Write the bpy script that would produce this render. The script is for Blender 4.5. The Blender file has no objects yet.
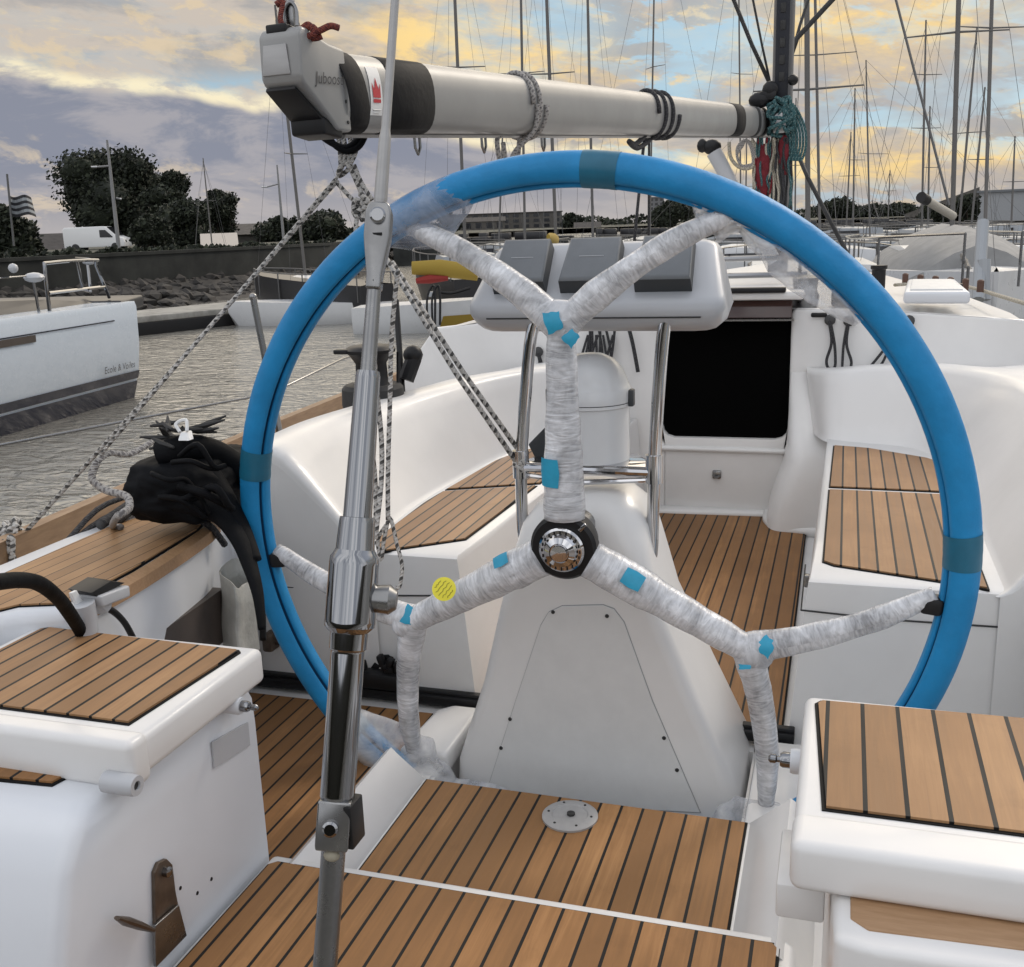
import bpy, bmesh, math, random
from mathutils import Vector as V, Matrix, noise
random.seed(7)
S = bpy.context.scene
COL = S.collection
PI = math.pi
# ------------------------------------------------------------------ camera model (boat axes: X starboard, Y bow, Z up)
F, CX, CY = 1035.0, 512.0, 483.5
_a = V((848-CX, CY-216, F)).normalized()
_b = V((100-CX, CY-242.2, F))
_n = _a.cross(_b).normalized()
if _n.y < 0: _n = -_n
_x = _a.cross(_n)
if _x.x < 0: _x = -_x
R_ = V((_x.x, _a.x, _n.x)); U_ = V((_x.y, _a.y, _n.y)); W_ = V((_x.z, _a.z, _n.z))
def ray(px, py): return R_*((px-CX)/F) + U_*((CY-py)/F) + W_
_h = ray(563, 548)*2.0
C0 = V((-_h.x, 0.0, 1.18))
def PZ(px, py, z): q = ray(px, py); return C0 + q*((z-C0.z)/q.z)
def PY(px, py, y): q = ray(px, py); return C0 + q*((y-C0.y)/q.y)
def PX(px, py, x): q = ray(px, py); return C0 + q*((x-C0.x)/q.x)
def PD(px, py, d): return C0 + ray(px, py)*d
def yh(px): return 245.7-0.035*px
def G(px, dist, z):                                   # point on the ground / water in a compass direction
    q = ray(px, yh(px)); q.z = 0; q.normalize()
    return V((C0.x+q.x*dist, C0.y+q.y*dist, z))
def HZ(px, py, dist):                                 # height of a far point seen at (px, py)
    q = ray(px, py); return C0.z + q.z*dist/math.hypot(q.x, q.y)
WATER = -0.72
cam = bpy.data.cameras.new('camera'); co = bpy.data.objects.new('camera', cam); COL.objects.link(co)
cam.sensor_width = 36; cam.sensor_fit = 'HORIZONTAL'; cam.lens = F/1024*36; cam.clip_start = 0.05; cam.clip_end = 6000
M = Matrix((R_, U_, -W_)).transposed().to_4x4(); M.translation = C0; co.matrix_world = M
S.camera = co
S.render.resolution_x, S.render.resolution_y = 1024, 967
# ------------------------------------------------------------------ mesh builder
class MB:
    def __init__(s): s.bm = bmesh.new(); s.uv = s.bm.loops.layers.uv.new('UVMap'); s.mi = 0
    def face(s, vs, uvs=None):
        try: f = s.bm.faces.new(vs)
        except ValueError: return None
        f.material_index = s.mi; f.smooth = True
        if uvs:
            for l, t in zip(f.loops, uvs): l[s.uv].uv = t
        return f
    def merge(s, tmp):
        for f in tmp.faces: f.material_index = s.mi; f.smooth = True
        me = bpy.data.meshes.new('t'); tmp.to_mesh(me); tmp.free()
        s.bm.from_mesh(me); bpy.data.meshes.remove(me)
    def loft(s, rings, cu=True, cap0=False, cap1=False, cv=False):
        vv = [[s.bm.verts.new(p) for p in r] for r in rings]
        n = len(vv[0]); m = len(vv)
        for j in range(m if cv else m-1):
            for i in range(n if cu else n-1):
                a, b = j, (j+1) % m; i2 = (i+1) % n
                s.face([vv[a][i], vv[a][i2], vv[b][i2], vv[b][i]],
                       [(i/n, a/m), ((i+1)/n, a/m), ((i+1)/n, (j+1)/m), (i/n, (j+1)/m)])
        if cap0: s.face(list(reversed(vv[0])))
        if cap1: s.face(vv[-1])
        return s
    def tube(s, pts, r, seg=8, closed=False, cap=True, flat=1.0):
        pts = [V(p) for p in pts]; n = len(pts)
        rr = r if isinstance(r, (list, tuple)) else [r]*n
        vv = []; L = 0; Ls = []; up = None
        for i, p in enumerate(pts):
            if closed: t = pts[(i+1) % n]-pts[i-1]
            else: t = pts[min(i+1, n-1)]-pts[max(i-1, 0)]
            if t.length < 1e-9: t = V((0, 0, 1))
            t.normalize()
            if up is None:
                up = V((0, 0, 1)) if abs(t.z) < 0.9 else V((0, 1, 0))
            sd = t.cross(up)
            if sd.length < 1e-6: sd = t.orthogonal()
            sd.normalize(); up = sd.cross(t).normalized()
            if i: L += (pts[i]-pts[i-1]).length
            Ls.append(L)
            vv.append([s.bm.verts.new(p+(sd*math.cos(2*PI*k/seg)+up*math.sin(2*PI*k/seg)*flat)*rr[i]) for k in range(seg)])
        for j in range(n if closed else n-1):
            b = (j+1) % n; l0 = Ls[j]; l1 = Ls[b] if b else L+(pts[0]-pts[-1]).length
            for k in range(seg):
                k2 = (k+1) % seg
                s.face([vv[j][k], vv[j][k2], vv[b][k2], vv[b][k]], [(k/seg, l0), ((k+1)/seg, l0), ((k+1)/seg, l1), (k/seg, l1)])
        if cap and not closed: s.face(list(reversed(vv[0]))); s.face(vv[-1])
        return s
    def lathe(s, prof, o, axis, seg=20, cap=True):
        o = V(o); ax = V(axis).normalized(); a = ax.orthogonal().normalized(); b = ax.cross(a)
        rings = [[o+ax*h+(a*math.cos(2*PI*k/seg)+b*math.sin(2*PI*k/seg))*max(r, 1e-4) for k in range(seg)] for r, h in prof]
        return s.loft(rings, True, cap, cap)
    def prism(s, poly, vec, bevel=0, seg=3):
        t = bmesh.new(); vec = V(vec)
        lo = [t.verts.new(V(p)) for p in poly]; hi = [t.verts.new(V(p)+vec) for p in poly]
        n = len(poly)
        t.faces.new(list(reversed(lo))); t.faces.new(hi)
        for i in range(n): t.faces.new([lo[i], lo[(i+1) % n], hi[(i+1) % n], hi[i]])
        bmesh.ops.recalc_face_normals(t, faces=t.faces[:])
        if bevel: bmesh.ops.bevel(t, geom=t.edges[:], offset=bevel, segments=seg, profile=0.5, affect='EDGES', clamp_overlap=True)
        s.merge(t); return s
    def box(s, c, d, bevel=0, rot=None, seg=2):
        t = bmesh.new(); bmesh.ops.create_cube(t, size=1)
        for v in t.verts: v.co = V((v.co.x*d[0], v.co.y*d[1], v.co.z*d[2]))
        if bevel: bmesh.ops.bevel(t, geom=t.edges[:], offset=bevel, segments=seg, profile=0.5, affect='EDGES', clamp_overlap=True)
        if rot is not None:
            for v in t.verts: v.co = rot @ v.co
        for v in t.verts: v.co += V(c)
        s.merge(t); return s
    def ball(s, c, r, sub=2, sc=(1, 1, 1), jit=0):
        t = bmesh.new(); bmesh.ops.create_icosphere(t, subdivisions=sub, radius=1)
        for v in t.verts:
            k = 1+(noise.noise(V(c)*3.1+v.co*1.7)*jit if jit else 0)
            v.co = V(c)+V((v.co.x*sc[0], v.co.y*sc[1], v.co.z*sc[2]))*r*k
        s.merge(t); return s
    def build(s, name, mats, parent=None, sharp=35):
        me = bpy.data.meshes.new(name)
        bmesh.ops.recalc_face_normals(s.bm, faces=s.bm.faces[:])
        s.bm.to_mesh(me); s.bm.free()
        for m in (mats if isinstance(mats, (list, tuple)) else [mats]): me.materials.append(m)
        if sharp: me.set_sharp_from_angle(angle=math.radians(sharp))
        o = bpy.data.objects.new(name, me); COL.objects.link(o)
        if parent is not None:
            o.parent = parent
            w = V((0, 0, 0)); p = parent
            while p is not None: w += p.location; p = p.parent
            o.location = -w
        return o
def tag(o, label=None, cat=None, group=None, kind=None):
    if label: o['label'] = label
    if cat: o['category'] = cat
    if group: o['group'] = group
    if kind: o['kind'] = kind
    return o
def thing(name, loc, label, cat, group=None):
    o = bpy.data.objects.new(name, None); COL.objects.link(o); o.location = loc; o.empty_display_size = .1
    return tag(o, label, cat, group)
def copy_tree(o, parent=None):
    c = o.copy(); COL.objects.link(c)
    if parent is not None: c.parent = parent
    for ch in list(o.children): copy_tree(ch, c)
    return c
def smooth(pts, n=6, closed=False):                    # Catmull-Rom
    pts = [V(p) for p in pts]; out = []; m = len(pts)
    for i in range(m if closed else m-1):
        g = (lambda k: pts[k % m]) if closed else (lambda k: pts[min(max(k, 0), m-1)])
        p0, p1, p2, p3 = g(i-1), g(i), g(i+1), g(i+2)
        for k in range(n):
            t = k/n
            out.append(0.5*((2*p1)+(p2-p0)*t+(2*p0-5*p1+4*p2-p3)*t*t+(3*p1-p0-3*p2+p3)*t**3))
    if not closed: out.append(pts[-1])
    return out
# ------------------------------------------------------------------ materials
class NT:
    def __init__(s, m): s.t = m.node_tree; s.n = s.t.nodes; s.l = s.t.links
    def node(s, typ, **k):
        o = s.n.new(typ)
        for a, b in k.items():
            if a.startswith('i_'):
                o.inputs[a[2:].replace('_', ' ')].default_value = b
            else: setattr(o, a, b)
        return o
    def link(s, a, b): s.l.new(a, b)
    def math(s, op, a, b=None, c=None, clamp=False):
        o = s.n.new('ShaderNodeMath'); o.operation = op; o.use_clamp = clamp
        for i, v in enumerate((a, b, c)):
            if v is None: continue
            if isinstance(v, (int, float)): o.inputs[i].default_value = v
            else: s.l.new(v, o.inputs[i])
        return o.outputs[0]
    def ramp(s, f, stops):
        o = s.n.new('ShaderNodeValToRGB'); s.l.new(f, o.inputs[0]); e = o.color_ramp.elements
        while len(e) < len(stops): e.new(0.5)
        for x, (p, c) in zip(e, stops): x.position = p; x.color = (*c, 1) if len(c) == 3 else c
        return o.outputs[0]
    def mix(s, f, a, b, mode='MIX'):
        o = s.n.new('ShaderNodeMix'); o.data_type = 'RGBA'; o.blend_type = mode
        for i, v in ((0, f), (6, a), (7, b)):
            if isinstance(v, (int, float)): o.inputs[i].default_value = v
            elif isinstance(v, tuple): o.inputs[i].default_value = (*v, 1) if len(v) == 3 else v
            else: s.l.new(v, o.inputs[i])
        return o.outputs[2]
def mat(name, col, rough=.5, metal=0, coat=0, noise_amt=.0, noise_scale=8, bump=0, bump_scale=40, col2=None, stretch=(1, 1, 1), spec=.5):
    m = bpy.data.materials.new(name); m.use_nodes = True; t = NT(m); b = t.n['Principled BSDF']
    b.inputs['Base Color'].default_value = (*col, 1); b.inputs['Roughness'].default_value = rough
    b.inputs['Metallic'].default_value = metal; b.inputs['Coat Weight'].default_value = coat; b.inputs['Coat Roughness'].default_value = .12
    b.inputs['Specular IOR Level'].default_value = spec
    tc = t.node('ShaderNodeTexCoord'); mp = t.node('ShaderNodeMapping'); mp.inputs['Scale'].default_value = stretch
    t.link(tc.outputs['Object'], mp.inputs[0])
    if noise_amt or col2:
        n = t.node('ShaderNodeTexNoise', i_Scale=noise_scale, i_Detail=5.0, i_Roughness=.6); t.link(mp.outputs[0], n.inputs['Vector'])
        c2 = col2 or tuple(c*(1-noise_amt) for c in col)
        r = t.ramp(n.outputs[0], [(.35, col), (.65, c2)]); t.link(r, b.inputs['Base Color'])
        rr = t.math('MULTIPLY_ADD', n.outputs[0], .25, rough-.12, True); t.link(rr, b.inputs['Roughness'])
    if bump:
        n2 = t.node('ShaderNodeTexNoise', i_Scale=bump_scale, i_Detail=4.0); t.link(mp.outputs[0], n2.inputs['Vector'])
        bp = t.node('ShaderNodeBump', i_Strength=bump, i_Distance=.01); t.link(n2.outputs[0], bp.inputs['Height']); t.link(bp.outputs[0], b.inputs['Normal'])
    return m
def teak(name, sp, off=0.0, base=(.36, .205, .105), base2=(.27, .15, .072), seamw=.0055, rot=0.0, sheen=.5):
    m = bpy.data.materials.new(name); m.use_nodes = True; t = NT(m); b = t.n['Principled BSDF']
    b.inputs['Specular IOR Level'].default_value = .3
    tc = t.node('ShaderNodeTexCoord'); mp = t.node('ShaderNodeMapping'); mp.inputs['Rotation'].default_value = (0, 0, rot)
    t.link(tc.outputs['Object'], mp.inputs[0]); sx = t.node('ShaderNodeSeparateXYZ'); t.link(mp.outputs[0], sx.inputs[0])
    q = t.math('DIVIDE', t.math('ADD', sx.outputs[0], off), sp)
    fr = t.math('FRACT', q); fl = t.math('FLOOR', q)
    ds = t.math('ABSOLUTE', t.math('SUBTRACT', fr, .5))
    seam = t.math('GREATER_THAN', ds, .5-seamw/2/sp)
    wn = t.node('ShaderNodeTexWhiteNoise', noise_dimensions='1D'); t.link(fl, wn.inputs['W'])
    gv = t.node('ShaderNodeCombineXYZ'); t.link(t.math('MULTIPLY', sx.outputs[0], 90), gv.inputs[0])
    t.link(t.math('MULTIPLY_ADD', wn.outputs[0], 30, t.math('MULTIPLY', sx.outputs[1], 4)), gv.inputs[1]); t.link(fl, gv.inputs[2])
    gn = t.node('ShaderNodeTexNoise', i_Scale=1.0, i_Detail=6.0, i_Roughness=.65, i_Distortion=.6); t.link(gv.outputs[0], gn.inputs['Vector'])
    bn = t.node('ShaderNodeTexNoise', i_Scale=5.0, i_Detail=3.0); t.link(tc.outputs['Object'], bn.inputs['Vector'])
    f = t.math('ADD', t.math('MULTIPLY', gn.outputs[0], .75), t.math('MULTIPLY_ADD', wn.outputs[0], .36, t.math('MULTIPLY_ADD', bn.outputs[0], .5, -.54)))
    c = t.ramp(f, [(.1, tuple(x*.8 for x in base2)), (.35, base2), (.6, base), (.9, tuple(min(1, x*1.22) for x in base))])
    st = t.node('ShaderNodeTexNoise', i_Scale=14.0, i_Detail=6.0, i_Roughness=.7); t.link(tc.outputs['Object'], st.inputs['Vector'])
    c = t.mix(t.math('MULTIPLY', t.ramp(st.outputs[0], [(.55, (0, 0, 0)), (.75, (1, 1, 1))]), .28), c, tuple(x*.55 for x in base2))
    c = t.mix(seam, c, (.004, .004, .004)); t.link(c, b.inputs['Base Color'])
    t.link(t.math('MULTIPLY_ADD', gn.outputs[0], .3, sheen-.08), b.inputs['Roughness'])
    hgt = t.math('MULTIPLY_ADD', seam, -1.0, t.math('MULTIPLY', gn.outputs[0], .35))
    bp = t.node('ShaderNodeBump', i_Strength=.35, i_Distance=.003); t.link(hgt, bp.inputs['Height']); t.link(bp.outputs[0], b.inputs['Normal'])
    return m
def rope(name, a, bcol, freq=55, thr=.5, turns=2, amt=.5):
    m = bpy.data.materials.new(name); m.use_nodes = True; t = NT(m); b = t.n['Principled BSDF']; b.inputs['Roughness'].default_value = .85
    uv = t.node('ShaderNodeUVMap'); sx = t.node('ShaderNodeSeparateXYZ'); t.link(uv.outputs[0], sx.inputs[0])
    p = t.math('MULTIPLY_ADD', sx.outputs[1], freq, t.math('MULTIPLY', sx.outputs[0], turns))
    q = t.math('FRACT', p)
    p2 = t.math('FRACT', t.math('SUBTRACT', t.math('MULTIPLY', sx.outputs[1], freq*.5), t.math('MULTIPLY', sx.outputs[0], turns)))
    k = t.math('MULTIPLY', t.math('LESS_THAN', q, amt), t.math('LESS_THAN', p2, .62))
    n = t.node('ShaderNodeTexNoise', i_Scale=900.0); tc = t.node('ShaderNodeTexCoord'); t.link(tc.outputs['Object'], n.inputs['Vector'])
    c = t.mix(k, a, bcol); c = t.mix(t.math('MULTIPLY', n.outputs[0], .5), c, tuple(x*.5 for x in a)); t.link(c, b.inputs['Base Color'])
    w = t.node('ShaderNodeBump', i_Strength=.5, i_Distance=.002)
    t.link(t.math('SINE', t.math('MULTIPLY', p, 12.6)), w.inputs['Height']); t.link(w.outputs[0], b.inputs['Normal'])
    return m
GEL = mat('gelcoat', (.74, .73, .715), .34, 0, .22, noise_amt=.10, noise_scale=2.2)
GEL2 = mat('gelcoat_nonslip', (.70, .69, .67), .5, 0, 0, noise_amt=.05, noise_scale=6, bump=.12, bump_scale=400)
GELC = mat('gelcoat_cool', (.68, .70, .73), .34, 0, .2, noise_amt=.05, noise_scale=4)
PANEL = mat('access_panel_grey', (.66, .66, .65), .5, noise_amt=.05, noise_scale=20)
STEEL = mat('stainless_steel', (.27, .275, .285), .06, 1)
STEELH = mat('bright_chrome', (.56, .56, .57), .07, 1)
STEELB = mat('brushed_steel', (.27, .27, .27), .28, 1, noise_amt=.2, noise_scale=25)
ALU = mat('anodised_aluminium', (.36, .355, .35), .38, .5, noise_amt=.08, noise_scale=6, stretch=(1, 1, 8))
ALUG = mat('painted_boom_grey', (.275, .275, .27), .4, .1, .1, noise_amt=.10, noise_scale=5)
BLACK = mat('black_plastic', (.010, .010, .011), .45, spec=.3)
DARK = mat('dark_rubber', (.03, .03, .03), .7, noise_amt=.3, noise_scale=20)
FABRIC = mat('black_canvas', (.004, .0045, .006), .72, spec=.14, bump=.3, bump_scale=22, noise_amt=.4, noise_scale=12)
TAPEK = mat('black_tape', (.008, .008, .009), .7, spec=.2, bump=.25, bump_scale=25)
CAB = mat('cabin_shade_black', (.003, .003, .003), 1.0, spec=0)  # the cabin's darkness is put into the colour
FOAM = mat('blue_foam', (.010, .235, .52), .5, spec=.35, noise_amt=.2, noise_scale=9, bump=.22, bump_scale=38)
FOAMD = mat('blue_foam_slit', (.006, .06, .15), .8)  # darker copy of the foam, slit shade put into its colour
TEAL = mat('teal_tape', (.008, .125, .21), .40, noise_amt=.15, noise_scale=18)
BTAPE = mat('blue_tape', (.02, .33, .52), .45, noise_amt=.15, noise_scale=30)
YEL = mat('yellow_sticker', (.80, .72, .05), .5)
COVER = mat('grey_instrument_cover', (.155, .165, .175), .5, noise_amt=.06, noise_scale=30)
COVERD = mat('dark_instrument_edge', (.045, .05, .055), .55)
POD = mat('instrument_pod_white', (.46, .47, .49), .38, 0, .1, noise_amt=.05, noise_scale=8)
COMP = mat('compass_white', (.66, .67, .68), .3, 0, .3, noise_amt=.04)
BROWN = mat('brown_panel', (.075, .06, .052), .45, noise_amt=.2, noise_scale=10)
RUSTY = mat('worn_bronze', (.17, .13, .10), .38, .6, noise_amt=.4, noise_scale=30)
PERSPEX = mat('smoked_perspex', (.05, .022, .018), .12, spec=.6)
TOEWOOD = mat('toe_rail_teak', (.26, .165, .09), .55, col2=(.20, .12, .065), noise_scale=6, stretch=(14, 2, 14))
WOODM = mat('teak_margin', (.40, .245, .135), .5, col2=(.33, .195, .10), noise_scale=7, stretch=(3, 22, 22))
CAULK = mat('black_caulk', (.005, .005, .005), .7, spec=.2)
TK_SOLE = teak('teak_sole', .0435, .004, (0.36, 0.188, 0.075), (0.25, 0.125, 0.048))
TK_A = teak('teak_helm_platform', .0425, .010, (0.4, 0.215, 0.09), (0.29, 0.148, 0.058))
TK_B = teak('teak_transom_step', .0425, .020, (0.4, 0.208, 0.085), (0.285, 0.142, 0.054))
TK_SEAT = teak('teak_helm_seat', .0405, .006, (0.415, 0.245, 0.122), (0.32, 0.18, 0.086))
TK_WIDE = teak('teak_helm_seat_wide', .046, .006, (0.415, 0.245, 0.122), (0.32, 0.18, 0.086))
TK_BENCH = teak('teak_bench', .040, .004, (0.37, 0.215, 0.106), (0.285, 0.158, 0.075))
TK_LB = teak('teak_bench_port', .036, .004, (0.37, 0.215, 0.106), (0.285, 0.158, 0.075), sheen=.36)
TK_SIDE = teak('teak_side_seat', .034, .0, (0.41, 0.245, 0.122), (0.32, 0.182, 0.087), seamw=.002)
RBW = rope('black_white_rope', (.52, .50, .47), (.02, .02, .02), 60, turns=1)
RGREY = rope('grey_rope', (.42, .40, .38), (.16, .15, .15), 90)
RDARK = rope('dark_rope', (.03, .03, .035), (.07, .07, .07), 90)
RORANGE = rope('red_brown_rope', (.20, .045, .03), (.10, .02, .02), 120)
RTEAL = rope('teal_rope', (.03, .10, .11), (.12, .2, .2), 60)
RRED = rope('red_line', (.20, .012, .02), (.10, .006, .01), 70)
RCREAM = rope('cream_line', (.50, .46, .38), (.3, .27, .2), 70)
# plastic film wrapped round the spokes: thin, wrinkled, part see-through
def film(name, alpha, col, rw=.36):
    m = bpy.data.materials.new(name); m.use_nodes = True; t = NT(m); b = t.n['Principled BSDF']
    tc = t.node('ShaderNodeTexCoord')
    wv = t.node('ShaderNodeTexNoise', i_Scale=14.0, i_Detail=5.0, i_Roughness=.6, i_Distortion=.5); t.link(tc.outputs['Object'], wv.inputs['Vector'])
    uvn = t.node('ShaderNodeUVMap'); mp = t.node('ShaderNodeMapping'); mp.inputs['Scale'].default_value = (1.8, 44, 1); mp.inputs['Rotation'].default_value = (0, 0, .03); t.link(uvn.outputs[0], mp.inputs[0])
    w2 = t.node('ShaderNodeTexNoise', i_Scale=1.6, i_Detail=4.0, i_Distortion=2.0); t.link(mp.outputs[0], w2.inputs['Vector'])
    h = t.math('ADD', t.math('MULTIPLY', wv.outputs[0], .8), t.math('MULTIPLY', w2.outputs[0], rw*2.2))
    hm = t.math('ADD', t.math('MULTIPLY', wv.outputs[0], 1-rw), t.math('MULTIPLY', w2.outputs[0], rw)); c = t.ramp(hm, [(.34, tuple(x*.66 for x in col)), (.46, tuple(x*.95 for x in col)), (.64, tuple(min(.85, x*1.22) for x in col))]); t.link(c, b.inputs['Base Color'])
    b.inputs['Roughness'].default_value = .24; b.inputs['Specular IOR Level'].default_value = .6
    bp = t.node('ShaderNodeBump', i_Strength=.8, i_Distance=.004); t.link(h, bp.inputs['Height']); t.link(bp.outputs[0], b.inputs['Normal'])
    if alpha < 1:
        t.link(t.ramp(hm, [(.3, (alpha*.6,)*3), (.65, (min(1, alpha*1.4),)*3)]), b.inputs['Alpha'])
    return m
FILM = film('plastic_film', .74, (.66, .67, .695))
CORE = mat('spoke_alloy', (.24, .245, .26), .4, .3)
FILMT = film('loose_plastic_film', .42, (.74, .75, .78), 0.0)
FILMR = film('film_over_foam', .40, (.42, .47, .56), 0.0)
# ================================================================== the yacht we stand on
YA = thing('sailing_yacht', (0, 3, 0), 'white sailing yacht with teak decked cockpit the picture is taken from', 'sailing yacht')
def panel(name, poly, z, m, par=YA, th=.008, inset=.005, label=None):
    """teak sheet with a black caulk line round it"""
    b = MB(); b.mi = 1
    P = [V((p[0], p[1], z)) for p in poly]
    b.prism(P, (0, 0, th*.6))
    c = sum(P, V())/len(P); n = len(P); Q = []
    A = sum(P[i].x*P[(i+1) % n].y-P[(i+1) % n].x*P[i].y for i in range(n)); sg = 1 if A > 0 else -1
    for i in range(n):
        e0 = (P[i]-P[i-1]).normalized(); e1 = (P[(i+1) % n]-P[i]).normalized()
        n0 = V((-e0.y, e0.x, 0))*sg; n1 = V((-e1.y, e1.x, 0))*sg
        d = n0+n1; k = inset*2/max(d.length_squared, .3)
        Q.append(P[i]+d*k)
    b.mi = 0; b.prism(Q, (0, 0, th))
    o = b.build(name, [m, CAULK], par, sharp=30)
    if label: o['label'] = label
    return o
# ---- cockpit sole
b = MB()
b.box((-.0, 3.35, -.03), (1.25, 2.1, .05))                    # forward sole
b.box((-.72, 1.86, -.03), (.76, .90, .05)); b.box((.72, 1.86, -.03), (.72, .90, .05))
b.box((0, 2.24, -.16), (.70, .04, .30)); b.box((0, 1.86, -.30), (.70, .80, .04))   # wheel well
b.box((-.342, 1.86, -.16), (.02, .80, .30)); b.box((.352, 1.86, -.16), (.02, .80, .30))
b.build('cockpit_floor', GEL, YA)
panel('floor_teak', [(-.33, 2.31), (.402, 2.31), (.396, 3.95), (.31, 3.97), (.255, 4.06), (.232, 4.19), (-.21, 4.19), (-.30, 3.9), (-.34, 3.3)], 0.0, TK_SOLE)
panel('floor_teak', [(-.985, 2.20), (-.985, 1.30), (-.47, 1.30), (-.435, 1.60), (-.435, 2.20)], 0.0, TK_SOLE)
b = MB(); b.prism([(-.44, 1.98, -.03), (-.32, 1.98, -.03), (-.32, 2.225, -.03), (-.395, 2.225, -.03), (-.43, 2.19, -.03)], (0, 0, .055), .012); b.build('moulded_plinth', GEL, YA)
b = MB(); b.box((.42, 2.0, .005), (.14, .46, .03), .01); b.build('moulded_plinth', GEL, YA)
# ---- raised helm platform
b = MB()
b.prism([(-.335, 1.36, -.2), (.39, 1.36, -.2), (.39, 1.832, -.2), (-.335, 1.832, -.2)], (0, 0, .248), .008)
for sgn, x0, x1, x2 in ((-1, -.309, -.385, -.43), (1, .364, .44, .50)):
    ring = []
    for y in (1.38, 1.83):
        zr = .112
        ring.append([V((x0, y, .046)), V((x1-sgn*.012, y, zr-.012)), V((x1, y, zr)), V((x1+sgn*.012, y, zr-.008)), V((x2, y, -.02)), V((x2, y, -.2)), V((x0, y, -.2))])
    b.loft(ring, True, True, True)
b.build('helm_platform', GEL, YA, sharp=50)
panel('platform_teak', [(-.306, 1.40), (.362, 1.40), (.362, 1.825), (-.306, 1.825)], .046, TK_A)
b = MB(); o = PZ(570, 817, .054)
b.lathe([(.055, 0), (.055, .004), (.048, .007), (.036, .007), (.034, .005), (.012, .005)], (o.x, o.y, .054), (0, 0, 1), 32)
df = b.build('deck_fitting', mat('grey_fitting', (.34, .335, .33), .5, noise_amt=.1, noise_scale=40), YA)
b = MB(); b.lathe([(.008, 0), (.008, .004), (.004, .004)], (o.x+.002, o.y, .060), (0, 0, 1), 12)
for k in range(6): b.lathe([(.003, 0), (.002, .002)], (o.x+.043*math.cos(k*1.05), o.y+.043*math.sin(k*1.05), .0605), (0, 0, 1), 8)
b.build('screw_plug', DARK, df)
# ---- aft step in front
b = MB(); b.prism([(-.449, .55, -.3), (.470, .55, -.3), (.470, 1.420, -.3), (.448, 1.437, -.3), (-.44, 1.432, -.3)], (0, 0, .404), .012); b.build('transom_step', GEL, YA)
panel('step_teak', [(-.428, .60), (.446, .60), (.446, 1.398), (.436, 1.410), (-.415, 1.405), (-.428, 1.392)], .104, TK_B)
# ---- traveller track
b = MB(); b.box((-.28, 2.262, .018), (1.42, .045, .026), .004); b.box((-.28, 2.262, .034), (1.42, .022, .012), .003); b.build('traveller_track', BLACK, YA)
b = MB(); b.box((-.62, 2.26, .060), (.17, .07, .045), .01)
for k in range(16):
    p = V((-.62+random.uniform(-.08, .10), 2.25+random.uniform(-.03, .03), .08+random.uniform(0, .035)))
    b.box(p, (random.uniform(.015, .04), .02, random.uniform(.015, .035)), .004, Matrix.Rotation(random.uniform(-.7, .7), 3, 'Y'))
b.prism([(-.565, 2.24, .08), (-.52, 2.24, .08), (-.515, 2.24, .18), (-.53, 2.24, .165), (-.55, 2.24, .125)], (0, .03, 0), .004); b.build('traveller_car', BLACK, YA)
# ---- benches
def bench(side):
    b = MB()
    if side < 0:
        prof = [(-.385, 2.27), (-.372, 2.5), (-.35, 3.0), (-.335, 3.5), (-.30, 3.85), (-.30, 4.18), (-.9, 4.18), (-.98, 2.7), (-.96, 2.27)]
    else:
        prof = [(.448, 2.275), (.455, 2.6), (.458, 3.2), (.462, 4.18), (1.0, 4.18), (1.05, 2.7), (1.05, 2.275)]
    top = [V((x, y, .392)) for x, y in prof]; n = len(prof)
    inn = -1 if side > 0 else 1
    # front face leans towards the sole: bottom ring moved inboard
    bot = []
    for i, (x, y) in enumerate(prof):
        near = (x < .47) if side > 0 else (x > -.40)
        bot.append(V((x+(inn*.035 if near else 0)*1.0, y-(.0 if y > 2.5 else .0), -.01)))
    mid = [V((q.x*.25+p.x*.75, q.y, .30)) for p, q in zip(top, bot)]
    sh = [V((p.x*.97+q.x*.03, p.y, .380)) for p, q in zip(top, bot)]
    c = sum(top, V())/n
    ins = [p+(c-p).normalized()*.012 for p in top]; ins = [V((p.x, p.y, .398)) for p in ins]
    b.loft([bot, mid, sh, top, ins], True, False, True)
    # locker seam round the front, proud by a hair
    return b.build('cockpit_bench', GEL, YA, sharp=40)
bench(-1); bench(1)
b = MB(); b.tube([(.432, 2.60, .325), (.4345, 2.2735, .325), (.62, 2.2735, .318), (1.05, 2.2735, .322)], .0022, 5); b.build('locker_seam', DARK, YA)
b = MB(); b.tube([(-.377, 2.9, .322), (-.387, 2.40, .30), (-.389, 2.2685, .297), (-.55, 2.2685, .285), (-.94, 2.2685, .285)], .0022, 5); b.build('locker_seam', DARK, YA)
panel('bench_teak', [(.474, 2.40), (.500, 2.375), (.818, 2.278), (.818, 3.082), (.476, 3.088)], .396, TK_BENCH)
panel('bench_teak', [(.477, 3.118), (.818, 3.112), (.816, 3.50), (.78, 3.56), (.60, 3.69), (.482, 3.722)], .396, TK_BENCH)
panel('bench_teak', [(-.586, 2.262), (-.41, 2.405), (-.386, 2.99), (-.655, 2.865), (-.662, 2.74), (-.650, 2.45), (-.640, 2.34)], .396, TK_LB)
panel('bench_teak', [(-.384, 3.015), (-.37, 3.58), (-.50, 3.62), (-.59, 3.46), (-.630, 3.30), (-.655, 2.89)], .396, TK_LB)
b = MB(); p = PX(808, 556, .442); b.box((.442, p.y, .35), (.012, .02, .03), .003); b.build('locker_latch', STEELB, YA)
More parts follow.
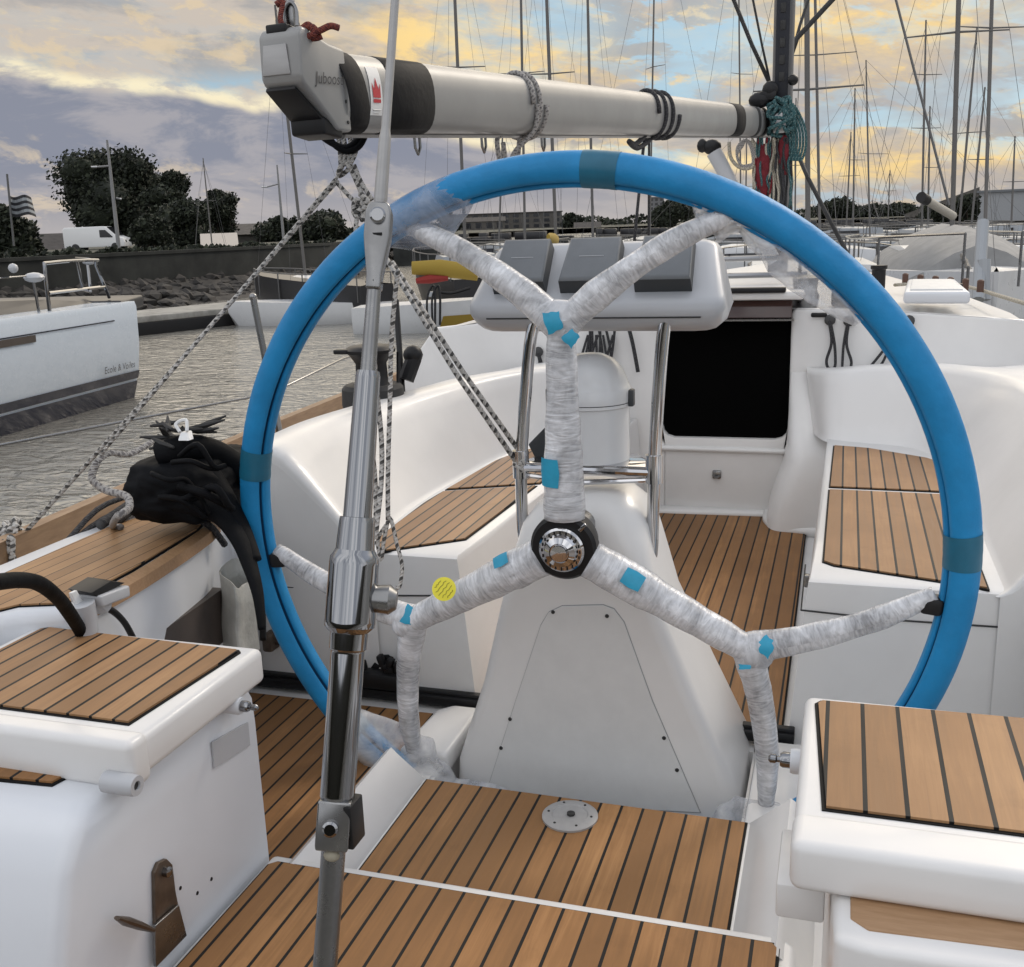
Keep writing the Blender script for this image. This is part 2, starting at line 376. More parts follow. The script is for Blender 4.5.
# ---- coamings (seat backs that wrap round the forward end)
def coaming(st, name):
    rings = []
    for (bx, by, cx, cy, cz, ox, oy, oz) in st:
        B = V((bx, by, .388)); Cc = V((cx, cy, cz)); O = V((ox, oy, oz)); d = (O-Cc); dn = V((d.x, d.y, 0)).normalized()
        H = cz-.388; inw = V((cx-bx, cy-by, 0))
        r = [B-inw.normalized()*.012+V((0, 0, .0)), B+inw*.04+V((0, 0, .010)), B+inw*.10+V((0, 0, H*.09)), B+inw*.35+V((0, 0, H*.37)), B+inw*.74+V((0, 0, H*.80)),
             B+inw*.89+V((0, 0, H*.945)), Cc+V((0, 0, .002)), Cc+dn*.03+V((0, 0, .006)), Cc+dn*.08+V((0, 0, .006)), Cc.lerp(O, .75)+V((0, 0, .2*(cz-oz))), O]
        rings.append(r)
    rings2 = []
    for k in range(len(rings[0])):
        rings2.append(smooth([rr[k] for rr in rings], 5))
    b = MB(); b.loft(rings2, False); e = [r[0] for r in rings2]; o_ = e[-1]
    b.face([b.bm.verts.new(p) for p in e+[V((o_.x, o_.y, -.02)), V((e[0].x, e[0].y, -.02))]]); return b
def co_st(rows, sg):
    out = []
    for bx, by, cx, cy, cz in rows:
        if cy < 3.6: o_ = (sg*1.2, cy+.02, .50 if cy > 2.3 else .42)
        else: o_ = (cx+sg*.22*max(0, min(1, (4.1-cy)/.45)), 4.19, .61)
        out.append((bx, by, cx, cy, cz)+o_)
    return out
b = coaming(co_st([(-.62, 2.261, -.885, 2.261, .625), (-.61, 2.268, -.872, 2.268, .648), (-.612, 2.30, -.866, 2.30, .656), (-.635, 2.38, -.868, 2.39, .659), (-.664, 2.62, -.870, 2.60, .662), (-.666, 2.9, -.828, 2.92, .662), (-.650, 3.2, -.768, 3.22, .662), (-.625, 3.42, -.718, 3.47, .66), (-.55, 3.67, -.60, 3.73, .655), (-.45, 3.77, -.47, 3.88, .645), (-.41, 3.92, -.42, 4.02, .63), (-.39, 4.08, -.40, 4.15, .60)], -1), 'l')
b.build('cockpit_coaming', GEL, YA, sharp=60)
b = coaming(co_st([(.85, 2.268, 1.07, 2.268, .615), (.84, 2.275, 1.055, 2.275, .645), (.84, 2.31, 1.05, 2.31, .655), (.84, 2.42, 1.055, 2.42, .66), (.84, 2.7, 1.06, 2.72, .66), (.84, 3.0, 1.06, 3.02, .66), (.835, 3.3, 1.05, 3.36, .66), (.82, 3.52, 1.0, 3.60, .66), (.77, 3.67, .90, 3.76, .66), (.70, 3.75, .80, 3.88, .655), (.58, 3.79, .62, 3.97, .64), (.47, 3.84, .47, 4.02, .62), (.42, 3.95, .40, 4.10, .605), (.40, 4.06, .37, 4.16, .60)], 1), 'r')
b.build('cockpit_coaming', GEL, YA, sharp=60)
# ---- bulkhead with the companionway
YB = 4.2
def crown(x): return .842-.05*(abs(x)/1.1)**2.2
b = MB()
xs = [.305]+[.38+.085*i for i in range(10)]
R = [V((.305, YB, .34)), V((.308, YB, .30)), V((.29, YB, .285)), V((.29, YB, -.02)), V((1.25, YB, -.02)), V((1.25, YB, .52))]+[V((x, YB, crown(x))) for x in (1.14, 1.0, .8, .6, .4, .318)]+[V((.305, YB, .82))]
b.prism(R, (0, .05, 0), .012)
L = [V((-.20, YB, .34)), V((-.203, YB, .30)), V((-.185, YB, .285)), V((-.185, YB, -.02)), V((-1.3, YB, -.02)), V((-1.42, YB, .50)), V((-1.36, YB, .56))]+[V((x, YB, crown(x)-.012)) for x in (-1.19, -1.0, -.8, -.6, -.4, -.215)]+[V((-.20, YB, .81))]
b.prism(L, (0, .05, 0), .012)
b.prism([V((-.186, YB-.002, -.02)), V((.291, YB-.002, -.02)), V((.291, YB-.002, .285)), V((.303, YB-.002, .365)), V((.298, YB-.002, .342)), V((.282, YB-.002, .326)), V((.255, YB-.002, .318)), V((-.15, YB-.002, .316)), V((-.178, YB-.002, .325)), V((-.193, YB-.002, .342)), V((-.198, YB-.002, .365)), V((-.186, YB-.002, .287))], (0, .052, 0), .01)
b.prism([V((-.21, YB-.02, .262)), V((.31, YB-.02, .262)), V((.31, YB-.02, .282)), V((-.21, YB-.02, .282))], (0, .03, 0), .009)
b.build('bulkhead', GEL, YA, sharp=40)
b = MB(); rings = []
for z, k, x0 in ((-.01, 1.0, .232), (.10, 1.0, .245), (.20, 1.0, .275), (.28, .98, .300), (.34, .90, .306), (.46, .48, .308), (.59, .03, .309), (.60, -.02, .309)):
    rings.append([V((x0, 4.205, z)), V((x0+.002, 4.205-.14*k, z)), V((x0+.022, 4.205-.215*k, z)), V((x0+.065, 4.205-.252*k, z)), V((.42, 4.205-.26*k, z)), V((.56, 4.205-.26*k, z)), V((.56, 4.205, z))])
b.loft([smooth(r, 4) for r in rings], False)
b.prism([(.215, 4.205, -.01), (.222, 4.085, -.01), (.25, 4.0, -.01), (.305, 3.952, -.01), (.41, 3.935, -.01), (.47, 3.93, -.01), (.47, 4.205, -.01)], (0, 0, .045), .02, 3)
b.prism([(-.31, 4.205, -.01), (-.315, 3.97, -.01), (-.22, 4.13, -.01), (.23, 4.155, -.01), (.23, 4.205, -.01)], (0, 0, .035), .012, 3)
b.build('moulded_corner', GEL, YA, sharp=60)
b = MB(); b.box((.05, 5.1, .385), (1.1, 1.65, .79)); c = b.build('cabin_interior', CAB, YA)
b = MB(); b.prism([(-.198, YB+.03, .30), (.302, YB+.03, .30), (.302, YB+.03, .80), (-.198, YB+.03, .80)], (0, .012, 0)); b.build('dark_opening_sheet', CAB, YA)  # black sheet standing in for the shade inside the open companionway
b = MB(); b.box((.052, 4.16, .80), (.53, .05, .006)); b.build('hatch_edge', STEELB, YA)
b = MB(); b.prism([(-.205, 4.17, .805), (.308, 4.17, .805), (.308, 4.19, .872), (-.205, 4.19, .872)], (0, .02, 0), .004); b.build('companion_hatch', PERSPEX, YA)
b = MB(); b.box((.052, 4.62, .893), (.60, .98, .034), .012); b.build('hatch_garage', GEL, YA)
b = MB(); b.box((.16, 4.14, .915), (.25, .05, .02), .005); b.build('hatch_handle', BLACK, YA)
p = PY(717, 474, YB); b = MB(); b.box((p.x, YB-.008, p.z), (.036, .014, .036), .006); b.tube([(p.x-.014, YB-.012, p.z-.004), (p.x, YB-.03, p.z-.008), (p.x+.014, YB-.012, p.z-.004)], .005, 8); b.build('pad_eye', STEELB, YA)
# ---- coachroof, decks, hull
b = MB(); rings = []
for y, k in ((4.203, .999), (4.8, 1.0), (6.0, .92), (7.4, .72), (8.6, .40)):
    rings.append([V((x*k, y, z)) for x, z in ((-1.36, .46), (-1.26, .62), (-1.16, .765), (-1.0, .792), (-.7, .814), (-.35, .832), (0, .840), (.35, .836), (.7, .822), (1.0, .800), (1.16, .765), (1.26, .62), (1.36, .46))])
b.loft(rings, False, False, False)
b.build('coachroof', GEL, YA, sharp=60)
HB = [(.30, 1.10), (1.4, 1.24), (2.2, 1.32), (3.0, 1.40), (4.2, 1.47), (5.5, 1.46), (7.0, 1.28), (8.5, .90), (9.8, .30), (10.2, .04)]
b = MB()
for s in (-1, 1):
    rings = [[V((s*w, y, .50)), V((s*w*1.0, y, .44)), V((s*w*.98, y, 0)), V((s*w*.90, y, -.45)), V((s*w*.72, y, -.80)), V((0, y, -1.05))] for y, w in HB]
    b.loft(rings, False)
b.loft([[V((-1.1, .30, -.02)), V((-.98, .30, -.45)), V((-.78, .30, -.8))], [V((1.1, .30, -.02)), V((.98, .30, -.45)), V((.78, .30, -.8))]], False)
b.build('hull', GEL, YA, sharp=60)
b = MB()
for s in (-1, 1):
    b.loft([[V((s*w, y, .478)), V((s*(w*.5+ .5 if y < 4 else w*.4), y, .482))] for y, w in HB], False)
b.build('side_deck', GEL2, YA)
b = MB()
for s in (-1, 1):
    b.loft([[V((s*(w+.008), y, .455)), V((s*(w+.006), y, .548)), V((s*(w-.03), y, .548)), V((s*(w-.034), y, .470))] for y, w in HB if y > 1.3], True, True, True)
b.build('toe_rail', TOEWOOD, YA)
# ---- port quarter: teak topped side seat
b = MB()
sp = [(-.93, .70), (-.93, 1.36), (-.905, 1.40), (-.812, 1.44), (-.826, 1.65), (-.872, 1.93), (-.93, 2.10), (-.97, 2.20), (-1.17, 2.20), (-1.17, .70)]
b.prism([V((x, y, -.02)) for x, y in sp], (0, 0, .556), .028, 3)
b.prism([V((-.95, 2.05, -.02)), V((-.985, 2.28, -.02)), V((-1.2, 2.28, -.02)), V((-1.2, 2.05, -.02))], (0, 0, .43), .03, 3)
b.build('side_seat', GELC, YA, sharp=50)
panel('side_seat_teak', [(-.832, 1.455), (-.842, 1.65), (-.880, 1.93), (-.92, 2.04), (-1.055, 2.09), (-1.10, 1.93), (-1.09, 1.55), (-1.08, 1.20), (-.96, 1.20), (-.95, 1.375), (-.92, 1.425)], .534, TK_SIDE, inset=.002)
b = MB(); b.loft([smooth([(-.832, 1.45, .536), (-.838, 1.65, .536), (-.878, 1.93, .536), (-.905, 2.02, .536)], 5), smooth([(-.808, 1.44, .526), (-.818, 1.65, .526), (-.86, 1.93, .526), (-.893, 2.035, .526)], 5), smooth([(-.808, 1.44, .502), (-.816, 1.65, .502), (-.858, 1.93, .502), (-.893, 2.04, .502)], 5), smooth([(-.84, 1.45, .500), (-.85, 1.65, .5), (-.89, 1.93, .5), (-.905, 2.03, .5)], 5)], False); b.build('side_seat_nosing', WOODM, YA)
b = MB(); p = [PX(148, 640, -.838), PX(222, 588, -.862), PX(224, 640, -.862), PX(190, 668, -.84)]
b.prism([q+V((.004, 0, 0)) for q in p], (-.03, 0, 0)); b.build('locker_panel', BROWN, YA)
# ---- starboard quarter
b = MB(); b.prism([V((.83, .75, -.02)), V((.84, 1.6, -.02)), V((.92, 2.0, -.02)), V((1.0, 2.28, -.02)), V((1.2, 2.28, -.02)), V((1.18, .75, -.02))], (0, 0, .5), .03, 3); b.build('side_seat', GEL, YA, sharp=50)
# ---- lockers under the helm seats
def slab(poly, z0, z1, bev, seg=4): return MB().prism([V((x, y, z0)) for x, y in poly], (0, 0, z1-z0), bev, seg)
b = MB(); rings = []
for z, ya, xr in ((-.3, .86, -.452), (.10, .88, -.450), (.36, .955, -.450), (.405, .985, -.452), (.425, 1.01, -.462), (.432, 1.04, -.475)):
    rings.append([V((xr, 1.432, z)), V((xr, ya+.022, z)), V((xr-.008, ya+.006, z)), V((xr-.024, ya, z)), V((-1.12, ya-.05, z)), V((-1.12, 1.432, z))])
b.loft(rings, True, False, True); LK = b.build('helm_locker', GELC, YA, sharp=50)
panel('locker_step_teak', [(-.535, 1.10), (-.545, 1.058), (-1.0, 1.02), (-1.0, 1.12)], .430, TK_B)
b = slab([(.515, .985), (.506, 1.40), (1.12, 1.40), (1.12, .995), (.55, .975)], -.3, .450, .010); b.build('helm_locker', GEL, YA, sharp=50)
b = slab([(.532, 1.02), (.532, 1.12), (1.1, 1.12), (1.1, 1.035), (.55, 1.005)], .446, .4525, .002); b.build('locker_step_teak', WOODM, YA)
# things fixed to the port locker wall
def knob(x, y, z, sg, r=.018, L=.055, par=YA, pin=False):
    b = MB(); b.lathe([(r*1.0, -.01), (r, L*.8), (r*.92, L), (r*.45, L), (r*.4, L-.008)], (x, y, z), (sg, 0, 0), 20); o = b.build('seat_hinge_stub', GELC if pin else POD, par)
    if pin:
        b = MB(); b.lathe([(r*.62, 0), (r*.62, .010), (r*.5, .014), (r*.25, .014), (r*.25, .018), (r*.36, .020), (r*.36, .027), (r*.2, .030)], (x+sg*L, y, z), (sg, 0, 0), 16); b.build('hinge_pin', STEEL, o)
    else:
        b = MB(); b.lathe([(r*.4, 0), (r*.38, .003), (r*.15, .003)], (x+sg*(L-.006), y, z), (sg, 0, 0), 12); b.build('bolt', DARK, o)
    return o
p = PX(112, 782, -.45); knob(-.45, p.y, p.z, 1, .0155, .042)
p = PX(226, 704, -.45); knob(-.45, p.y, p.z, 1, .015, .03, pin=True)
p = PX(803, 762, .47); knob(.475, p.y, p.z, -1, .018, .022, pin=True)
b = MB(); q = [PX(*a, -.449) for a in ((211, 742), (247, 722), (249, 745), (213, 768))]; b.prism(q, (.0025, 0, 0)); b.build('data_plate', POD, YA)
b = MB(); q = [PX(*a, -.449) for a in ((151, 872), (155, 862), (163, 858), (169, 864), (172, 890), (181, 935), (153, 965))]; b.prism(q, (.007, 0, 0), .0015); LT = b.build('locker_latch_plate', RUSTY, YA)
b = MB(); q = [PX(*a, -.441) for a in ((152, 925), (176, 904), (184, 935), (153, 967))]; b.prism(q, (.006, 0, 0), .0015); b.build('latch_flap', STEELB, LT)
b = MB(); q = PX(163, 871, -.445); b.lathe([(.008, 0), (.008, .012), (.005, .014)], q, (1, 0, 0), 12); b.build('pivot_bolt', STEEL, LT)
b = MB(); q0 = PX(152, 930, -.43); q1 = PX(117, 918, -.425); b.tube([q0, q0.lerp(q1, .35), q0.lerp(q1, .75), q1], [.006, .010, .011, .005], 10, flat=.6); b.build('latch_handle', RUSTY, LT)
b = MB()
for a in ((180, 888), (197, 893), (211, 879)): b.lathe([(.0035, 0), (.003, .0015)], PX(*a, -.4505), (1, 0, 0), 8)
b.build('screw_hole', BLACK, YA)
# starboard clutter under the seat
b = MB(); b.box((.478, 1.16, .402), (.055, .12, .045), .004); b.build('seat_support', GEL, YA)
b = MB(); q = PX(822, 910, .462); b.tube([q+V((-.006, 0, .02)), q+V((-.012, .008, 0)), q+V((-.008, 0, -.12)), q+V((.0, -.006, -.12)), q+V((0, 0, 0)), q+V((-.006, 0, .02))], .004, 6); b.build('shackle_rod', STEELB, YA)
# ---- helm seats (lift-off lids)
def helm_seat(x0, x1, y0, y1, z, poly, label, drop, lip=.05):
    t = thing('helm_seat', ((x0+x1)/2, (y0+y1)/2, z-.06), label, 'helm seat', 'teak topped helm seats either side of the wheel')
    b = MB(); th = min(.062, drop-.004); b.prism([(x0, y0+.02, z-th), (x1, y0+.02, z-th), (x1, y1, z-th), (x0, y1, z-th)], (0, 0, th), .013, 4)
    b.prism([(x0-.0015, y0, z-drop), (x1+.0015, y0, z-drop), (x1+.0015, y0+lip, z-drop), (x0-.0015, y0+lip, z-drop)], (0, 0, drop+.0035), .013, 5)
    b.build('seat_lid', GEL, t, sharp=60)
    panel('seat_teak', poly, z-.003, TK_WIDE if x0 > 0 else TK_SEAT, t)
    return t
helm_seat(-.895, -.422, 1.077, 1.438, .50, [(-.462, 1.132), (-.446, 1.405), (-.455, 1.414), (-.855, 1.427), (-.870, 1.415), (-.873, 1.132)], 'helm seat on the left of the wheel with rounded white front edge', .072, .046)
helm_seat(.468, .96, 1.048, 1.440, .51, [(.498, 1.128), (.482, 1.408), (.490, 1.420), (.93, 1.430), (.93, 1.128)], 'helm seat on the right of the wheel with wide teak planks', .058, .072)
# ================================================================== pedestal with compass and instruments
PE = thing('steering_pedestal', (0, 2.15, 0), 'white steering pedestal with access panel, compass and steel guard behind the wheel', 'steering pedestal')
def rrect(cx, hw, y0, y1, z, r, n=4):
    out = []
    for (ax, ay, a0) in ((cx+hw-r, y0+r, -PI/2), (cx+hw-r, y1-r, 0), (cx-hw+r, y1-r, PI/2), (cx-hw+r, y0+r, PI)):
        for k in range(n+1):
            a = a0+PI/2*k/n; out.append(V((ax+r*math.cos(a), ay+r*math.sin(a), z)))
    return out
b = MB()
sec = [(-.22, .012, .335, 1.995, 2.36, .035), (.0, .012, .318, 1.995, 2.33, .035), (.20, .003, .240, 1.995, 2.30, .035), (.385, -.012, .178, 1.995, 2.27, .035), (.50, -.012, .150, 1.998, 2.26, .045), (.56, -.010, .135, 2.005, 2.25, .055), (.60, -.006, .112, 2.02, 2.235, .06), (.625, -.004, .085, 2.045, 2.22, .06), (.635, -.004, .05, 2.07, 2.2, .045)]
b.loft([rrect(cx, hw, y0, y1, z, r) for z, cx, hw, y0, y1, r in sec], True, False, True)
PC = b.build('pedestal_column', GEL, PE, sharp=70)
def col_hw(z):
    for (z0, c0, h0, *_), (z1, c1, h1, *_) in zip(sec, sec[1:]):
        if z0 <= z <= z1: t = (z-z0)/(z1-z0); return c0+(c1-c0)*t, h0+(h1-h0)*t
ap = [PY(*a, 1.9935) for a in ((484, 800), (516, 700), (541, 625), (549, 612), (562, 606), (603, 605), (614, 609), (624, 622), (652, 700), (700, 812))]
b = MB(); b.mi = 1; c = sum(ap, V())/len(ap); b.prism([c+(p-c)*1.008 for p in ap], (0, .004, 0)); b.mi = 0; b.prism(ap, (0, -.003, 0), .0008, 1); AP = b.build('access_panel', [PANEL, mat('panel_gap', (.30, .30, .30), .7)], PE, sharp=30)
for a in ((553, 612), (607, 616), (510, 719), (501, 748), (664, 738), (677, 770)):
    b = MB(); b.lathe([(.0045, 0), (.004, .002), (.001, .002)], PY(*a, 1.9905), (0, -1, 0), 10); b.build('screw', DARK, AP)
# guard rail + tray
GL = [(-.195, 2.13, 1.0), (-.190, 2.11, .95), (-.205, 2.09, .78), (-.207, 2.09, .62), (-.205, 2.09, .45), (-.195, 2.09, .415)]
for s in (0, 1):
    gp = [PY(*a, 2.09) for a in (((536, 318), (530, 345), (523, 430), (521, 480), (524, 540), (527, 553)), ((666, 318), (662, 345), (656, 430), (654, 480), (652, 545), (650, 560)))[s]]
    b = MB(); b.tube(smooth(gp, 4), .0135, 12); e = gp[-1]
    b.tube([e, e+V((.02 if not s else -.02, .0, -.005)), e+V((.05 if not s else -.04, .02, -.01))], .012, 10)
    b.build('guard_rail', STEELH, PE)
b = MB(); z0 = PY(590, 467, 2.085).z; xl = PY(521, 470, 2.09).x; xr = PY(654, 468, 2.09).x; cxm = (xl+xr)/2
b.prism([(xl, 2.08, z0), (xr, 2.08, z0), (xr, 2.10, z0), (cxm+.09, 2.20, z0), (cxm-.09, 2.20, z0), (xl, 2.10, z0)], (0, 0, .006), .001)
b.tube([(xl, 2.085, z0-.006), (xr, 2.085, z0-.006)], .010, 10); b.tube([(xl, 2.095, z0-.025), (cxm, 2.06, z0-.028), (xr, 2.095, z0-.025)], .006, 8)
b.lathe([(.018, -.03), (.018, .03)], (xl, 2.09, z0), (0, 0, 1), 14); b.lathe([(.018, -.03), (.018, .03)], (xr, 2.09, z0), (0, 0, 1), 14)
b.build('compass_tray', STEELH, PE)
# compass
o = V((PY(592, 460, 2.15).x, 2.15, z0+.006))
b = MB(); b.lathe([(.082, 0), (.082, .115), (.087, .118), (.087, .124)], o, (0, 0, 1), 32)
b.lathe([(.087, .126), (.088, .152), (.083, .158), (.078, .172), (.068, .196), (.050, .215), (.028, .226), (.004, .229)], o, (0, 0, 1), 32); CM = b.build('compass', COMP, PE, sharp=50)
b = MB(); b.lathe([(.0865, .1238), (.0865, .1265)], o, (0, 0, 1), 32, cap=False)
for s in (-1, 1): b.box(o+V((s*.090, -.01, .135)), (.012, .022, .036), .003)
b.build('compass_hinge', COVERD, CM)
b = MB(); p = PY(541, 445, 2.15); b.prism([p+V((-.03, 0, 0)), p+V((.02, 0, .05)), p+V((.03, 0, -.03)), p+V((-.015, 0, -.03))], (0, .02, 0), .003); b.tube([p+V((0, 0, -.04)), p+V((.035, 0, -.12))], .009, 8); b.build('throttle_lever', COVERD, PE)
# instrument pod: wide wedge with three covered instruments
def podring(x, k):
    pr = [(2.12, .965), (2.085, .978), (2.070, .993), (2.066, 1.0), (2.066, 1.015), (2.072, 1.028), (2.085, 1.036), (2.195, 1.138), (2.21, 1.144), (2.27, 1.142), (2.285, 1.12), (2.285, 1.0), (2.26, .965)]
    cy, cz = 2.16, 1.045
    return [V((XM+(x-XM)*(1-.09*max(0, z-1.02)/.12-.03*max(0, 1.0-z)/.035), cy+(y-cy)*k, cz+(z-cz)*k)) for y, z in pr]
xl = PY(471, 305, 2.10).x; xr = PY(726, 305, 2.10).x
XM = (xl+xr)/2
b = MB(); b.loft([podring(xl+d, k) for d, k in ((0, .70), (.004, .83), (.014, .93), (.032, .985), (.055, 1.0))]+[podring(xr-d, k) for d, k in ((.055, 1.0), (.032, .985), (.014, .93), (.004, .83), (0, .70))], True, True, True)
PO = b.build('instrument_pod', POD, PE, sharp=40)
b = MB(); b.tube([(xl+.045, 2.0665, .997), (xr-.045, 2.0665, .997)], .0018, 6); b.build('pod_seam', DARK, PO)
e0 = V((0, 2.085, 1.036)); e1 = V((0, 2.195, 1.138)); up = (e1-e0).normalized(); nn = V((0, -up.z, up.y))
for i, (px0, px1) in enumerate(((497, 549), (563, 621), (637, 694))):
    xa = PY(px0, 275, 2.12).x; xb = PY(px1, 275, 2.12).x; w = xb-xa; xc = (xa+xb)/2
    bot = e0+up*.014; top = e0+up*.142
    def ringc(d, k, kk): return [V((xc-w/2*k, 0, 0))+bot+up*kk+nn*d, V((xc+w/2*k, 0, 0))+bot+up*kk+nn*d, V((xc+w/2*k*.90, 0, 0))+top-up*kk+nn*d, V((xc-w/2*k*.90, 0, 0))+top-up*kk+nn*d]
    b = MB(); b.mi = 1; b.loft([ringc(0, 1.0, 0), ringc(.032, .98, .003)], True); b.mi = 0; b.loft([ringc(.032, .98, .003), ringc(.036, .95, .006), ringc(.0375, .88, .012)], True, False, True)
    IC = b.build('instrument_cover', [COVER, COVERD], PO, sharp=45)
    b = MB(); mid = bot.lerp(top, .52)+nn*.0378; b.box(V((xc, 0, 0))+mid, (w*.42, .0012, .0016), 0, Matrix.Rotation(.6, 3, 'X')); b.build('cover_line', POD, IC)
# ================================================================== steering wheel
t_, w_ = math.radians(-3), math.radians(0)
EX = V((math.cos(w_), math.sin(w_), 0)); EZ = V((-math.sin(w_)*math.sin(t_), math.cos(w_)*math.sin(t_), math.cos(t_))); EN = EZ.cross(EX)
HUB = PD(563, 548, 2.0); RIMC = HUB+EN*.08-EZ*.02; RW = .720
def wp(a, r, off=.08): a = math.radians(a); return HUB+EN*off+(EX*math.cos(a)+EZ*math.sin(a))*r
SW = thing('steering_wheel', HUB, 'large steering wheel with blue foam padded rim and plastic wrapped spokes', 'steering wheel')
# foam sleeve with a slit along the inside
SLIT = PI+.62
ANG = [SLIT+x for x in (-.16, -.11, -.06, 0, .06, .11, .16)]+[SLIT+.16+(2*PI-.32)*k/26 for k in range(1, 26)]
def foam_ring(a, rad=.0325, k=1.0, dent=True):
    ra = math.radians(a); er = EX*math.cos(ra)+EZ*math.sin(ra); c = RIMC+er*RW; out = []
    for th in ANG:            # 0 = outward; PI = inward; aft side = -EN
        r = rad*k; d = abs((th-SLIT+PI) % (2*PI)-PI)
        if dent and d < .14: r *= .80 if d > .08 else .45
        out.append(c+er*r*math.cos(th)+EN*r*math.sin(th))
    return out
b = MB(); NR = 160
b.loft([foam_ring(360*i/NR, .0325*(1+.02*noise.noise(V((i*.21, 3, 1))))) for i in range(NR)], True, cv=True)
b.bm.faces.ensure_lookup_table(); nA_ = len(ANG)
for i, f in enumerate(b.bm.faces):
    if i % nA_ in (1, 2, 3, 4): f.material_index = 1
RM = b.build('rim', [FOAM, FOAMD], SW, sharp=0)
b = MB()
for i in range(NR):
    pass
def band(a0, a1, rad, m, name, n=8, jit=0.0, dent=False):
    b = MB(); b.loft([foam_ring(a0+(a1-a0)*i/n, rad*(1+jit*noise.noise(V((i*.9, a0, 2)))), 1, dent) for i in range(n+1)], True); return b.build(name, m, RM, sharp=0)
for a in (84.0, 168.5, 2.6, 221.0): band(a-2.6, a+2.6, .0334, TEAL, 'tape_band', dent=False, jit=.02)
# spokes
def spoke(base):
    b = MB(); J = wp(base, .435 if base == 90 else .415, .045); core = MB()
    def wob(pts, rs):
        pts = smooth(pts, 7); n = len(pts); rr = []
        for i, p in enumerate(pts):
            f = i/(n-1)*(len(rs)-1); k = min(int(f), len(rs)-2); r = rs[k]+(rs[k+1]-rs[k])*(f-k)
            rr.append(r*(1+.10*noise.noise(p*23)+.05*noise.noise(p*70)))
        return pts, rr
    p, r = wob([wp(base, .055, .02), wp(base, .16, .028), wp(base, .30, .036), wp(base, .40, .042), J], [.041, .038, .031, .028, .035]); b.tube(p, r, 14)
    for s in (-1, 1):
        ang = base+s*(26.5 if base == 90 else 25.5 if (base, s) in ((210, 1), (330, -1)) else 23.5)
        core.tube(smooth([J, J.lerp(wp(ang, RW, .08), .25), J.lerp(wp(ang, RW, .08), .6), wp(ang, RW-.036, .08)], 5), .0125, 10)
        p, r = wob([J-(wp(base, .05, 0)-HUB)*.3, J.lerp(wp(ang, RW, .08), .25), J.lerp(wp(ang, RW, .08), .6), wp(ang, RW-.036, .08)], [.031, .028, .024, .022, .016]); b.tube(p, r, 14)
    core.tube(smooth([wp(base, .055, .02), wp(base, .16, .028), wp(base, .30, .036), wp(base, .40, .042), J], 5), .020, 10)
    b.ball(J, .036, 3, (1.1, .9, 1.0), .15)
    o_ = b.build('spoke', FILM, SW, sharp=0); core.build('metal_core', CORE, o_, sharp=0); return o_
SP = [spoke(a) for a in (90, 210, 330)]
# loose film where spokes meet the rim
def filmweb(a0, a1, par, spread=.10, rad=.046, m=None):
    n = 26; rings = []
    for i in range(n+1):
        a = a0+(a1-a0)*i/n; f = math.sin(PI*i/n); ra = math.radians(a); er = EX*math.cos(ra)+EZ*math.sin(ra); c = RIMC+er*RW; out = []; rad_ = rad*(.77+.23*max(0, f)**.4)
        for k in range(18):
            th = 2*PI*k/18; r = rad_*(1+.05*noise.noise(V((a*.12, math.cos(th)*1.2, math.sin(th)*1.2))))
            inn = max(0, -math.cos(th))**3
            out.append(c+er*(r*math.cos(th)-inn*spread*f*(1+.3*noise.noise(V((a*.3, 1, 7)))))+EN*r*math.sin(th)*(1-.45*inn*f))
        rings.append(out)
    b = MB(); b.loft(rings, True); return b.build('film_wrap', m or FILMR, par, sharp=0)
def filmhang(a0, a1, par, drop, m=FILMT, seed=0):
    """loose sheet hanging from the inner edge of the rim"""
    n = 26; rings = []
    for i in range(n+1):
        f = i/n; a = a0+(a1-a0)*f; ra = math.radians(a); er = EX*math.cos(ra)+EZ*math.sin(ra); c = RIMC+er*RW; h = drop*math.sin(PI*min(1, .08+f*.92))**.7*(1+.35*noise.noise(V((f*6, seed, 1)))); out = []
        for k in range(9):
            g = k/8; w = .012*noise.noise(V((f*9, g*4, seed)))
            out.append(c-er*(.026+h*g)-EN*(.016*(1-g)+w))
        for k in range(8, -1, -1):
            g = k/8; w = .012*noise.noise(V((f*9, g*4, seed+5)))
            out.append(c-er*(.026+h*g)+EN*(.016*(1-g)+.006+w))
        rings.append(out)
    b = MB(); b.loft(rings, True); return b.build('film_wrap', m, par, sharp=0)
filmweb(104, 121, RM, .045, .0345); filmhang(40, 64, RM, .050, seed=2); filmhang(62, 70, RM, .045, seed=4)
filmweb(220, 246, RM, .07, .048, FILMT); filmweb(240, 266, RM, .06, .046, FILMT); filmweb(292, 308, RM, .05, .040, FILMT)
for a, tw in ((186.5, 1), (-6.5, 1)):
    b = MB(); ra = math.radians(a); er = EX*math.cos(ra)+EZ*math.sin(ra); b.box(RIMC+er*(RW-.042), (.04, .04, .034), .008, Matrix.Rotation(-ra, 3, 'Y')); b.build('rim_socket', BLACK, RM)
